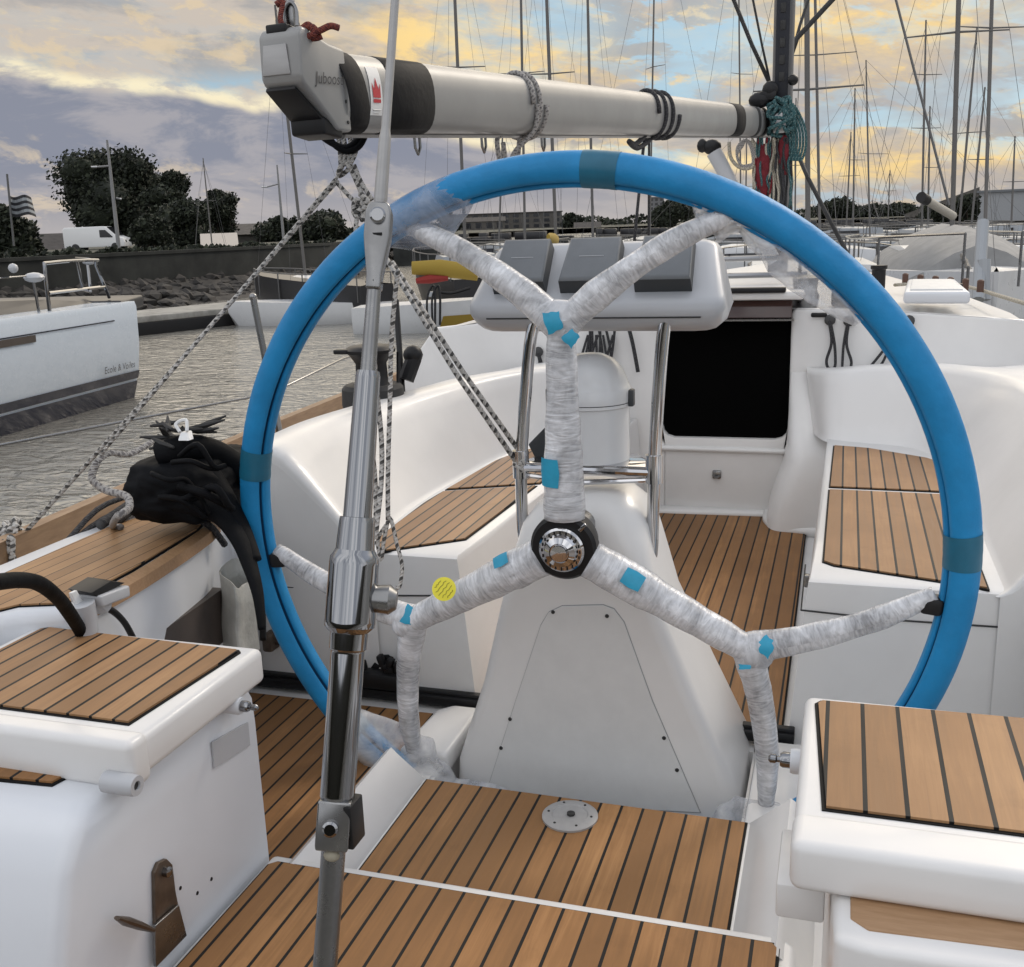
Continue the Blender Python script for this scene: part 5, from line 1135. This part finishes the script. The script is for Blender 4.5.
for x in (431, 436): b.tube(smooth([PD(x-3, 330, 19.2), PD(x-4, 300, 19.2), PD(x+1, 286, 19.2), PD(x+4, 292, 19.2), PD(x+4, 325, 19.2)], 4), .022, 6)
b.tube(smooth([PD(440, 292, 19.3), PD(452, 293, 19.3), PD(470, 288, 19.3)], 4), .03, 6); b.build('guard_rail', BLACK, BS2)
b = MB(); b.tube([PD(423, 330, 20.2), PD(418, 150, 20.2), PD(410, -200, 20.2)], .05, 8) if False else b.box(O+V((0, 0, .7)), (.1, .1, .1), .02); b.build('deck_fitting', HULLG, BS2)
# small grey work boat on the pontoon
WB = thing('work_boat', G(300, 24, WATER), 'small pale grey work boat tied to the pontoon behind the rail stanchion', 'boat')
O = G(305, 23.6, WATER); rm = Matrix.Rotation(-bearing(300)+PI/2-.12, 3, 'Z'); H = [[O+rm @ v for v in r] for r in hullsec(3.6, 1.4, .55, .42, 0)]
b = MB(); b.loft(H, False, True, True); b.loft([[r[0] for r in H], [r[-1] for r in H]], False); b.build('hull', HULLW, WB)
b = MB(); b.box(G(345, 23.8, -.08), (.5, .5, .35), .03); b.tube([PD(323, 305, 23), PD(325, 293, 23), PD(341, 292, 23)], .03, 6); b.build('console', HULLG, WB)
# ================================================================== white yacht on the left
LY = thing('moored_yacht', G(60, 12.8, WATER), 'white yacht with dark boot stripes lying at the left edge of the picture', 'yacht')
p0, p1 = G(0, 11.75, 0), G(127, 13.6, 0); e = (p1-p0).normalized(); sN = V((-e.y, e.x, 0)); sN = sN if (p0-C0).dot(sN) > 0 else -sN
def lp(u, s, z): q = p1+e*u+sN*s; return V((q.x, q.y, z))
b = MB(); rings = []
zt = .49
for u in (-10, -8.0, -6, -4, -2.4, -1.2, -.4, 0):
    fl = .10 if u < -5 else 0; zz = .47 if u > -3 else .42
    rings.append([lp(u, .0+.3*max(0, (-u-5)/5)**2*3, zz), lp(u, -.02+.3*max(0, (-u-5)/5)**2*3, zz-.06), lp(u, .00+max(0, (-u-5)/5)**2, -.05), lp(u, .05+max(0, (-u-5)/5)**2, -.37), lp(u, .20+max(0, (-u-5)/5)**2, -.80), lp(u, 1.5, -1.2), lp(u, 2.8, -.8), lp(u, 3.0, -.05), lp(u, 3.0, zz)])
b.loft(rings, False, False, True); b.loft([[r[0] for r in rings], [r[-1] for r in rings]], False); b.build('hull', mat('boat_bluish_white', (.52, .58, .65), .25, 0, .3, noise_amt=.04), LY, sharp=40)
def lstripe(z0, z1, m, name, off=.012, u0=-9.9, u1=-.0, bow=True):
    b = MB(); us = [u0+(u1-u0)*k/10 for k in range(11)]
    def surf(u, z):
        k = max(0, (-u-5)/5)**2
        if z > -.05: f = (z+.05)/.46; s = (k)*(1-f)+(.9*k-.02)*f
        elif z > -.37: f = (z+.37)/.32; s = (.05+k)*(1-f)+k*f
        else: f = (z+.80)/.43; s = (.20+k)*(1-f)+(.05+k)*f
        return lp(u, s-off, z)
    n_ = 4
    b.loft([[surf(u, z0+(z1-z0)*j/n_) for u in us] for j in range(n_+1)], False); return b.build(name, m, LY)
lstripe(-.78, -.50, HULLN, 'boot_stripe', .014); lstripe(-.47, -.37, HULLN, 'boot_stripe', .014); lstripe(.27, .285, HULLN, 'side_line', .014, -9.5, -.5)
b = MB(); rows = []
lstripe(.19, .265, BROWN, 'hull_window', .016, -2.75, -1.95)
text('Ecole & Voiles', lp(-.82, -.012, -.31), e, V((0, 0, 1)), -sN, .11, INK, 'hull_lettering', LY, .006)
b = MB(); b.prism([lp(-.18, .06, .34), lp(.62, .25, .36), lp(.62, 2.7, .36), lp(-.18, 2.9, .34)], (0, 0, .15), .03); b.build('stern_platform', HULLK, LY)
b = MB(); b.prism([lp(.02, .4, .12), lp(.72, .6, .14), lp(.72, 2.3, .14), lp(.02, 2.6, .12)], (0, 0, .20), .03); b.build('stern_step', HULLG, LY)
b = MB()
for u0, u1, h in ((-1.42, -.05, .47),):
    b.tube(smooth([lp(u0, .15, .45), lp(u0+.02, .15, .92), lp(u0+.12, .15, .98), lp(u1-.42, .15, .98), lp(u1-.34, .2, .92), lp(u1, .3, .52)], 4), .020, 8); b.tube([lp(u0+.03, .15, .66), lp(u1-.15, .25, .66)], .017, 8)
b.tube([lp(-.12, .5, .60), lp(-.10, .5, .99), lp(.28, .9, 1.0), lp(.32, .9, .60), lp(-.12, .5, .60)], .02, 8)
b.tube([lp(-1.6, .15, .45), lp(-1.62, .15, .86)], .016, 6); b.tube([lp(-1.62, .15, .86), lp(-7, .3, .86)], .010, 6); b.build('pushpit', STEEL, LY)
b = MB(); b.ball(lp(-1.64, .12, .84), .09, 2, (1.2, 1.2, .6)); b.ball(lp(-.22, .4, .96), .06, 2, (1.3, 1.3, .7)); b.ball(lp(-1.95, .12, .95), .05, 2); b.build('deck_light', POD, LY)
b = MB(); rg = []
for u, h in ((-9, .2), (-6, .34), (-3.0, .22), (-1.0, .13), (-.2, .05)): rg.append([lp(u, .35, .44), lp(u, .5, .44+h), lp(u, 1.5, .46+h), lp(u, 2.5, .44+h), lp(u, 2.65, .44)])
b.loft(rg, False, True, True); b.build('cabin', HULLK, LY)
BW = thing('backdrop', G(640, 66, WATER), 'low dark breakwater across the harbour behind the steering wheel', 'backdrop')  # dark strip added over bright far water, in place of shaded hulls
b = MB(); pts = [(392, 60), (480, 62), (640, 66), (800, 72), (930, 80)]
b.loft([[G(a, d, -1) for a, d in pts], [G(a, d+.3, .42) for a, d in pts], [G(a, d+2.3, .46) for a, d in pts], [G(a, d+3, -1) for a, d in pts]], False, True, True); b.build('backdrop_body', WALLM, BW)
random.seed(77); b = MB()
for k in range(60):
    a = random.uniform(400, 920); d = 60+(a-392)*.036+1.2; h = random.uniform(.15, .55); b.box(G(a, d, .42+h/2), (random.uniform(.4, 2.2), .6, h), .05)
b.build('stacked_gear', HULLK, BW)['kind'] = 'stuff'
# ================================================================== vehicles, lamps, buildings, trees on land
GZ = .56
def lamp(base, top, d, label, arms, w=4.5):
    q = ray(*base); P = C0+q*(d/math.hypot(q.x, q.y)); q2 = ray(*top); T = C0+q2*(d/math.hypot(q2.x, q2.y)); dr = (T-P).normalized(); P = P+dr*((GZ-P.z)/dr.z)
    t0 = thing('street_lamp', P, label, 'street lamp', 'lamp posts on the quay'); r = w*d/F/2
    b = MB(); b.tube([P, P.lerp(T, .5), T], [r*1.2, r, r*.6], 10); b.build('pole', MASTM if False else mat('lamp_pole_grey', (.22, .22, .22), .5, .2) if 'lamp_pole_grey' not in bpy.data.materials else bpy.data.materials['lamp_pole_grey'], t0)
    for (x0, y0, x1, y1, hl) in arms:
        b = MB(); a = PD(x0, y0, 1); f = lambda x, y: C0+ray(x, y)*(d/math.hypot(ray(x, y).x, ray(x, y).y))
        b.tube([f(x0, y0), f(x1, y1)], r*.55, 8); A = b.build('lamp_arm', bpy.data.materials['lamp_pole_grey'], t0)
        b = MB(); c = f(x1, y1); b.tube([c, f(x1+(x1-x0)*hl, y1)], [r*1.3, r*1.0], 8, flat=.5); b.build('lamp_head', POD, A)
lamp((119, 250), (107, 140), 45, 'lamp post with two arms in front of the big pine tree', [(109, 166, 97, 167, .5), (116, 198, 120, 199, .4)], 3.2)
lamp((283, 232), (277, 165), 70, 'lamp post with one long arm above the low dark shed', [(278, 184, 267, 187, .5)], 2.3)
# van
VN = thing('parked_van', G(94, 96, .40), 'white panel van parked under the big pine tree', 'van')
def vanP(u, z, s): q = G(94, 96, 0); ev = R_.copy(); ev.z = 0; ev.normalize(); nv = V((-ev.y, ev.x, 0)); p_ = q+ev*u+nv*s; return V((p_.x, p_.y, .42+z))
prof = [(-2.55, .35), (-2.55, 1.85), (-2.40, 2.02), (.85, 2.05), (1.15, 1.98), (1.95, 1.22), (2.45, 1.05), (2.58, .75), (2.55, .35)]
b = MB(); b.prism([vanP(u, z, 0) for u, z in prof], vanP(0, 0, 1.9)-vanP(0, 0, 0), .06); b.build('body', WHITE, VN)
b = MB(); b.prism([vanP(u, z, -.02) for u, z in ((.55, 1.15), (.55, 1.75), (1.05, 1.75), (1.62, 1.2), (1.6, 1.12))], vanP(0, 0, 1.94)-vanP(0, 0, 0)); b.build('side_window', GLASS, VN)
b = MB(); b.prism([vanP(1.20, 1.97, .1), vanP(1.92, 1.27, .1), vanP(1.92, 1.27, 1.8), vanP(1.20, 1.97, 1.8)], vanP(.03, .04, 0)-vanP(0, 0, 0)); b.build('windscreen', GLASS, VN)
for u in (-1.6, 1.75):
    for s in (.0, 1.75):
        nv = (vanP(0, 0, 1)-vanP(0, 0, 0)); b = MB(); b.lathe([(.20, -.02), (.34, 0), (.34, .18), (.2, .2)], vanP(u, .34, s-.03), nv, 18); b.build('wheel', DARK, VN)
b = MB(); b.box(vanP(2.55, .8, .35), (.08, .25, .2), .02); b.build('headlight', STEEL, VN)
b = MB(); b.box(vanP(2.55, .8, 1.55), (.08, .25, .2), .02); b.build('headlight', STEEL, VN)
# flag
FL = thing('flagpole', G(9, 58, GZ), 'flagpole with a black and white striped flag beside the left shrubs', 'flagpole')
f = lambda x, y, d: C0+ray(x, y)*(d/math.hypot(ray(x, y).x, ray(x, y).y))
b = MB(); b.tube([f(14, 246, 58), f(7, 174, 58)], .05, 8); b.build('pole', RIGM, FL)
b = MB()
for k in range(7):
    b.mi = k % 2; rows = []
    for j in (0, 1):
        v = (k+j)/7; rows.append([f(10+1.5*v+(21+4*v)*i/10, 195+20*v+1.8*math.sin(i*.6+.5)-(1-v)*0+i*.2, 58+.35*math.sin(i*.7)) for i in range(11)])
    b.loft(rows, False)
b.build('flag', [CVK, HULLG], FL, sharp=0)
# buildings
ROOFT = mat('roof_dark', (.045, .04, .038), .8, noise_amt=.3, noise_scale=2); WALLA = mat('house_wall_dark', (.10, .092, .082), .85, noise_amt=.3, noise_scale=1.5); WALLB = mat('house_wall_grey', (.17, .17, .175), .85, noise_amt=.15, noise_scale=1); WALLR = mat('house_wall_red', (.13, .045, .03), .85); ROOFL = mat('roof_tin', (.34, .31, .28), .5)
def building(px0, px1, ytop, dist, depth, label, wall, roof, gable=0.0, floors=0, cols=0, cat='building', yb=None, roofh=None):
    a, c = G(px0, dist, 0), G(px1, dist, 0); pm = (px0+px1)/2; z1 = HZ(pm, ytop, dist); z0 = GZ-1.0
    e_ = (c-a); Lb = e_.length; e_ = e_.normalized(); n_ = V((-e_.y, e_.x, 0)); n_ = n_ if (a-C0).dot(n_) > 0 else -n_
    t0 = thing('building' if floors else 'shed', V(((a+c).x/2, (a+c).y/2, GZ)), label, cat); w0 = z1-(gable or .3)
    b = MB(); b.prism([V((q.x, q.y, z0)) for q in (a, c, c+n_*depth, a+n_*depth)], (0, 0, w0-z0)); b.build('wall', wall, t0)
    b = MB(); A_ = a-e_*.4-n_*.4; Cc = c+e_*.4-n_*.4
    A_.z = Cc.z = w0
    if gable: b.prism([A_, A_+n_*(depth+.8), A_+n_*(depth/2+.4)+V((0, 0, gable))], Cc-A_)
    else: b.prism([A_, Cc, Cc+n_*(depth+.8), A_+n_*(depth+.8)], (0, 0, .35))
    b.build('roof', roof, t0, sharp=20)
    for fl in range(floors):
        for k in range(cols):
            zc = z0+1+(w0-z0-1)*(fl+.55)/floors; p_ = a+e_*Lb*(k+.5)/cols-n_*.05; p_.z = zc; hw = Lb/cols*.28; hh = (w0-z0-1)/floors*.30
            b = MB(); b.prism([p_-e_*hw-V((0, 0, hh)), p_+e_*hw-V((0, 0, hh)), p_+e_*hw+V((0, 0, hh)), p_-e_*hw+V((0, 0, hh))], n_*.08); b.build('window', GLASS, t0)
    return t0
building(440, 562, 213, 420, 14, 'long dark apartment block with three rows of windows behind the pod', WALLA, ROOFT, 0, 3, 12)
building(463, 505, 217, 400, 10, 'lower dark house in front of the apartment block', WALLA, ROOFT, 1.6, 1, 4)
building(575, 600, 222, 300, 9, 'bluish grey house behind the middle instrument cover', WALLB, ROOFT, 2.0, 1, 3)
building(649, 664, 197, 520, 10, 'narrow grey tower block over the right instrument cover', WALLB, WALLB, 0, 6, 3)
building(206, 232, 233, 75, 5, 'small red shed with a pale tin roof left of the leaning mast', WALLR, ROOFL, .9, 0)
building(226, 330, 222, 120, 12, 'long low dark shed behind the left lamp post arm', WALLA, ROOFT, 1.2, 0)
building(40, 70, 233, 120, 8, 'dark house with pitched roof left of the white van', WALLA, ROOFT, 1.8, 0)
building(560, 640, 226, 380, 12, 'row of low dark houses behind the gap between the covers', WALLA, ROOFT, 2.5, 1, 8)
# big shed on the right
SH = building(978, 1120, 188, 190, 40, 'big grey boat shed with sloping roof on the right', mat('shed_wall_pale', (.30, .31, .32), .8, noise_amt=.1), mat('shed_roof', (.13, .14, .15), .6), 0, 0)
b = MB(); a = G(978, 190, 0); q = [V((a.x, a.y, HZ(978, 187, 190))), G(905, 196, HZ(905, 214, 196)), G(905, 196, GZ), V((a.x, a.y, GZ))]; b.prism(q, V((a-C0).xy.normalized().to_3d())*38); b.build('side_wing', WALLA, SH)
# trees
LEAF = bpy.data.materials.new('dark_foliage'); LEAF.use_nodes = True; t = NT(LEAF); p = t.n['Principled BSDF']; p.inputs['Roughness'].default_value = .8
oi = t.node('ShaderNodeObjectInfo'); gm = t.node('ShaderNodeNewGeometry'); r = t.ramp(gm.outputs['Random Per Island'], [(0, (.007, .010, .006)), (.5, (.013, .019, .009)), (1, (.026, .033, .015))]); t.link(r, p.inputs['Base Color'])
BARK = mat('bark', (.05, .04, .03), .9)
def tree(px, d, label, w, htop, seed=0, lobes=9, leaf=.30, n=2600, trunk=.3, shape=1.0, group='dark trees along the shore'):
    random.seed(seed); base = G(px, d, GZ-.3); H = HZ(px, htop, d)-base.z; t0 = thing('tree', base, label, 'tree', group)
    b = MB(); c = base+V((0, 0, H*trunk)); b.tube([base, base+V((w*.02, 0, H*trunk*.6)), c], [w*.045, w*.035, w*.03], 8); L_ = []
    for k in range(lobes):
        a = random.uniform(0, 2*PI); rr = w*.33*math.sqrt(random.random()); z = H*(trunk+ (1-trunk)*random.uniform(.12, .82)); s = w*random.uniform(.17, .27)*shape*(1.1-.4*abs(z/H-.55)); L_.append((base+V((math.cos(a)*rr*(1.2-.6*z/H), math.sin(a)*rr, z)), s)); 
        b.tube([base+V((0, 0, H*trunk*.7)), c.lerp(L_[-1][0], .5)+V((0, 0, -.02*H)), L_[-1][0]], [w*.022, w*.014, w*.006], 6)
    b.build('trunk', BARK, t0); b = MB()
    L_.append((base+V((0, 0, H*.88)), w*.15))
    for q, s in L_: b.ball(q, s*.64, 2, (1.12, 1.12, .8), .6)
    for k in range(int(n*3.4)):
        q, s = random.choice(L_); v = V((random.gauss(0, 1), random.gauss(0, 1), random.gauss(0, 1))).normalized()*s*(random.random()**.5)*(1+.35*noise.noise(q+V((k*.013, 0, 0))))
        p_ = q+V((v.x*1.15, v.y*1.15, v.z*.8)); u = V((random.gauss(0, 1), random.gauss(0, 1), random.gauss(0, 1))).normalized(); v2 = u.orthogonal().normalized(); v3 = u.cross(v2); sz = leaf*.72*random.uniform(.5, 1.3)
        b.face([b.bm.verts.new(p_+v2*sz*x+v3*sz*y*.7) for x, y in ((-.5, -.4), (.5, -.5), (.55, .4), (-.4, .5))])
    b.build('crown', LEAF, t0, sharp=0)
tree(112, 104, 'biggest dark pine tree standing over the white van', 10.2, 150, 1, 20, .40, 7000, .10)
tree(150, 108, 'dark pine tree joined to the right of the biggest one', 6.8, 157, 2, 12, .38, 3600, .10)
tree(178, 100, 'middle sized dark tree right of the biggest pine', 5.2, 168, 3, 10, .36, 2800, .10)
tree(220, 110, 'small round dark tree behind the thin left mast', 4.8, 188, 4, 9, .36, 2400, .10)
tree(186, 84, 'dark bushy tree low in front of the pines', 5.0, 203, 5, 9, .34, 2600, .05)
tree(150, 80, 'low dark bush just right of the white van', 3.4, 215, 6, 7, .3, 1600, .05)
tree(6, 62, 'dark shrub below the striped flag at the left edge', 3.6, 206, 7, 9, .3, 2400, .04)
tree(26, 64, 'lower dark shrub right of the striped flag', 1.9, 222, 8, 6, .25, 1100, .04)
tree(-14, 62, 'dark shrub cut off by the left edge of the picture', 3.4, 212, 9, 7, .3, 1600, .04)
tree(672, 210, 'round dark tree over the right instrument cover', 9.0, 202, 10, 9, .7, 2600, .08)
tree(572, 320, 'small dark tree behind the middle instrument cover', 7, 214, 11, 7, .8, 1200, .1)
tree(448, 260, 'dark tree left of the apartment block', 6.0, 205, 12, 7, .7, 1400, .1)
tree(836, 330, 'dark round tree right of the thick grey mast', 13, 203, 13, 10, 1.0, 2600, .08)
tree(868, 340, 'dark tree second right of the thick grey mast', 13, 210, 14, 9, 1.0, 2200, .05)
tree(896, 330, 'dark tree left of the big shed roof', 12, 208, 15, 9, 1.0, 2200, .05)
tree(855, 345, 'low dark tree between two rounder trees', 8, 213, 16, 7, 1.0, 1200, .05)
tree(938, 150, 'greenish tree in front of the dark shed wing', 4.5, 207, 17, 8, .5, 1500, .05)
tree(968, 140, 'dark slim tree before the big shed between masts', 4.0, 196, 18, 8, .5, 1500, .05)
tree(280, 118, 'dark bush behind the long low shed', 6, 220, 19, 7, .5, 1400, .05)
tree(322, 112, 'dark bush left of the backstay fork', 6, 216, 20, 8, .5, 1600, .05)
# clipped hedge and weeds behind the quay wall
random.seed(52); b = MB()
for k in range(5200):
    a = random.uniform(-60, 335); d = 36.5+(a+60)*.028+random.uniform(0, 1.6); z = .6+random.random()*(.30+.26*noise.noise(V((a*.05, 0, 3)))+.12*noise.noise(V((a*.3, 0, 3)))); p_ = G(a, d, z); u = V((random.gauss(0, 1), random.gauss(0, 1), random.gauss(0, 1))).normalized(); v2 = u.orthogonal().normalized(); v3 = u.cross(v2); sz = random.uniform(.08, .2)
    b.face([b.bm.verts.new(p_+v2*sz*x+v3*sz*y*.7) for x, y in ((-.5, -.4), (.5, -.5), (.55, .4), (-.4, .5))])
tag(b.build('hedge', LEAF, None, sharp=0), 'low dark hedge growing along the top of the quay wall', 'hedge')
# far wood as one mass
random.seed(40); b = MB()
for k in range(6500):
    a = random.uniform(330, 1150); d = random.uniform(520, 600); z = GZ+random.random()**.8*(4.5+3.5*noise.noise(V((a*.03, 0, 0)))); p_ = G(a, d, z); u = V((random.gauss(0, 1), random.gauss(0, 1), random.gauss(0, 1))).normalized(); v2 = u.orthogonal().normalized(); v3 = u.cross(v2); sz = random.uniform(.8, 2.4)
    b.face([b.bm.verts.new(p_+v2*sz*x+v3*sz*y*.7) for x, y in ((-.5, -.4), (.5, -.5), (.55, .4), (-.4, .5))])
tag(b.build('far_wood', LEAF, None, sharp=0), 'far dark band of trees along the horizon', 'woods', kind='stuff')
# ================================================================== sky and light
def azel(px, py): q = ray(px, py).normalized(); return math.atan2(q.x, q.y), math.asin(q.z)
SUN_AZ, SUN_EL = math.radians(28), math.radians(38)
Wd = bpy.data.worlds.new('World'); S.world = Wd; Wd.use_nodes = True
t = NT(Wd); t.n.clear(); out = t.node('ShaderNodeOutputWorld'); bg = t.node('ShaderNodeBackground'); t.link(bg.outputs[0], out.inputs[0]); bg.inputs[1].default_value = .1
tc = t.node('ShaderNodeTexCoord'); nv = t.node('ShaderNodeVectorMath', operation='NORMALIZE'); t.link(tc.outputs['Generated'], nv.inputs[0]); sx = t.node('ShaderNodeSeparateXYZ'); t.link(nv.outputs[0], sx.inputs[0])
az = t.math('ARCTAN2', sx.outputs[0], sx.outputs[1]); el = t.math('ARCSINE', sx.outputs[2])
sky = t.node('ShaderNodeTexSky', sky_type='NISHITA', sun_disc=False, sun_elevation=SUN_EL, sun_rotation=SUN_AZ, air_density=1.2, dust_density=2.0)
def nz(kx, ky, seed, detail=6, rough=.55, dist=.4, shear=0.0):
    v = t.node('ShaderNodeCombineXYZ'); t.link(t.math('MULTIPLY', az, kx), v.inputs[0]); t.link(t.math('MULTIPLY_ADD', az, shear, t.math('MULTIPLY', el, ky)), v.inputs[1]); v.inputs[2].default_value = seed
    n = t.node('ShaderNodeTexNoise', i_Scale=1.0, i_Detail=float(detail), i_Roughness=rough, i_Distortion=dist); t.link(v.outputs[0], n.inputs['Vector']); return n.outputs[0]
def sm(x, a, b_):                                   # smoothstep a..b
    o = t.node('ShaderNodeMapRange', interpolation_type='SMOOTHSTEP'); t.link(x, o.inputs[0]); o.inputs[1].default_value = a; o.inputs[2].default_value = b_; return o.outputs[0]
M_ = t.math
def col(c): return tuple(x*10 for x in c)           # background strength is 0.1
GREY, LILAC, CREAM, BLUE, GOLD = (.345, .335, .33), (.215, .23, .285), (.74, .56, .30), (.26, .47, .64), (.90, .63, .23)
nA = nz(9, 24, 1.3, 8, .62, .35, 2.0); nB = nz(17, 42, 5.1, 8, .64, .3, 4.0); nC = nz(4, 14, 9.7, 5, .55, .3); nD = nz(10, 32, 13.0, 8, .62, .4, 5.0)
right = sm(az, -.50, -.12)
warm = M_('MULTIPLY', right, 1.0)
# upper cloud: grey with cream edges; more gold and blue to the right
c = t.mix(sm(nA, .42, .58), col(GREY), col((.50, .445, .39)))
c = t.mix(M_('MULTIPLY', sm(nB, .50, .60), M_('MULTIPLY_ADD', warm, .55, .40)), c, col(CREAM))
c = t.mix(M_('MULTIPLY', sm(nD, .50, .565), M_('MULTIPLY_ADD', warm, .85, .10)), c, t.mix(.2, col(BLUE), sky.outputs[0]))
c = t.mix(M_('MULTIPLY', sm(nC, .48, .60), M_('MULTIPLY', warm, .7)), c, col((.34, .32, .33)))
# glow patches
def blob(px, py, ra, re):
    a0, e0 = azel(px, py); d = M_('ADD', M_('POWER', M_('DIVIDE', M_('SUBTRACT', az, a0), ra), 2.0), M_('POWER', M_('DIVIDE', M_('SUBTRACT', el, e0), re), 2.0)); return M_('POWER', 2.718, M_('MULTIPLY', d, -1.0))
for px, py, ra, re, k in ((450, 40, .10, .045, .95), (880, 15, .12, .04, .7), (900, 160, .16, .018, .8), (680, 170, .10, .016, .8), (590, 165, .06, .012, .7), (570, 55, .05, .02, .3)):
    c = t.mix(M_('MULTIPLY', blob(px, py, ra, re), M_('MULTIPLY', k, sm(nB, .28, .62))), c, col(GOLD))
for px, py, ra, re, k in ((220, 88, .12, .012, .9), (500, 30, .05, .03, .85), (720, 60, .05, .05, .7), (960, 60, .10, .05, .35), (60, 58, .05, .008, .7), (560, 25, .06, .03, .7)):
    c = t.mix(M_('MULTIPLY', blob(px, py, ra, re), M_('MULTIPLY', k, sm(nA, .62, .38))), c, t.mix(.3, col(BLUE), sky.outputs[0]))
# the lilac bank on the left with its bright upper edge
a0, e0 = azel(0, 66); a1, e1 = azel(290, 112); a2, e2 = azel(640, 150)
s1 = (e1-e0)/(a1-a0)
edge_ = M_('ADD', M_('MULTIPLY_ADD', az, s1, e0-a0*s1), M_('MULTIPLY_ADD', nz(9, 5, 3.3, 3, .5), .05, -.024))
dlt = M_('SUBTRACT', edge_, el)                      # > 0 inside the bank
win = sm(az, .05, -.25)
bank = M_('MULTIPLY', sm(dlt, -.001, .010), win)
rim = M_('MULTIPLY', M_('MULTIPLY', M_('MULTIPLY', sm(dlt, -.012, -.001), sm(dlt, .010, .001)), win), sm(nB, .36, .56))
bc = t.mix(sm(nA, .44, .58), col(LILAC), col((.33, .32, .345)))
bc = t.mix(M_('MULTIPLY', sm(nB, .52, .64), sm(dlt, .03, .09)), bc, col((.56, .47, .36)))
bc = t.mix(M_('MULTIPLY', sm(el, .075, .0), .55), bc, col((.42, .385, .37)))
c = t.mix(bank, c, bc); c = t.mix(M_('MULTIPLY', rim, .85), c, col((.84, .75, .52)))
# low haze towards the horizon on the right
c = t.mix(M_('MULTIPLY', sm(el, .035, .0), .5), c, col((.42, .39, .38)))
# overhead: plain bright cloud cover
ZEN = (.76, .79, .87)
c = t.mix(sm(el, .215, .50), c, t.mix(.25, col(ZEN), sky.outputs[0]))
# bright sky added ahead above view; behind the photographer, brightened in streaks
fw = M_('MULTIPLY', sm(M_('ABSOLUTE', M_('ADD', az, .15)), 1.3, .3), M_('MULTIPLY', sm(el, .23, .30), sm(el, .95, .5))); c = t.mix(fw, c, col((1.95, 1.7, 1.35)))
aft = M_('MULTIPLY', sm(M_('ABSOLUTE', az), 1.2, 2.2), sm(el, -.02, .03)); azn = nz(2.6, .6, 21.0, 3, .6, .3); c = t.mix(aft, c, t.mix(sm(azn, .38, .60), col((.50, .53, .60)), col((1.2, 1.21, 1.24))))
t.link(c, bg.inputs[0])
sd = bpy.data.lights.new('sun', 'SUN'); sd.energy = 1.1; sd.angle = math.radians(16); sd.color = (1, .90, .78); so = bpy.data.objects.new('sun', sd); COL.objects.link(so)
dv = V((math.sin(SUN_AZ)*math.cos(SUN_EL), math.cos(SUN_AZ)*math.cos(SUN_EL), math.sin(SUN_EL))); so.rotation_euler = (-dv).to_track_quat('-Z', 'Y').to_euler(); so.location = (0, 0, 30)
vs = S.view_settings; vs.view_transform = 'Standard'; vs.look = 'None'; vs.exposure = 0.28; vs.gamma = 1; vs.use_curve_mapping = False
S.cycles.max_bounces = 8; S.cycles.transparent_max_bounces = 12; S.cycles.use_denoising = True
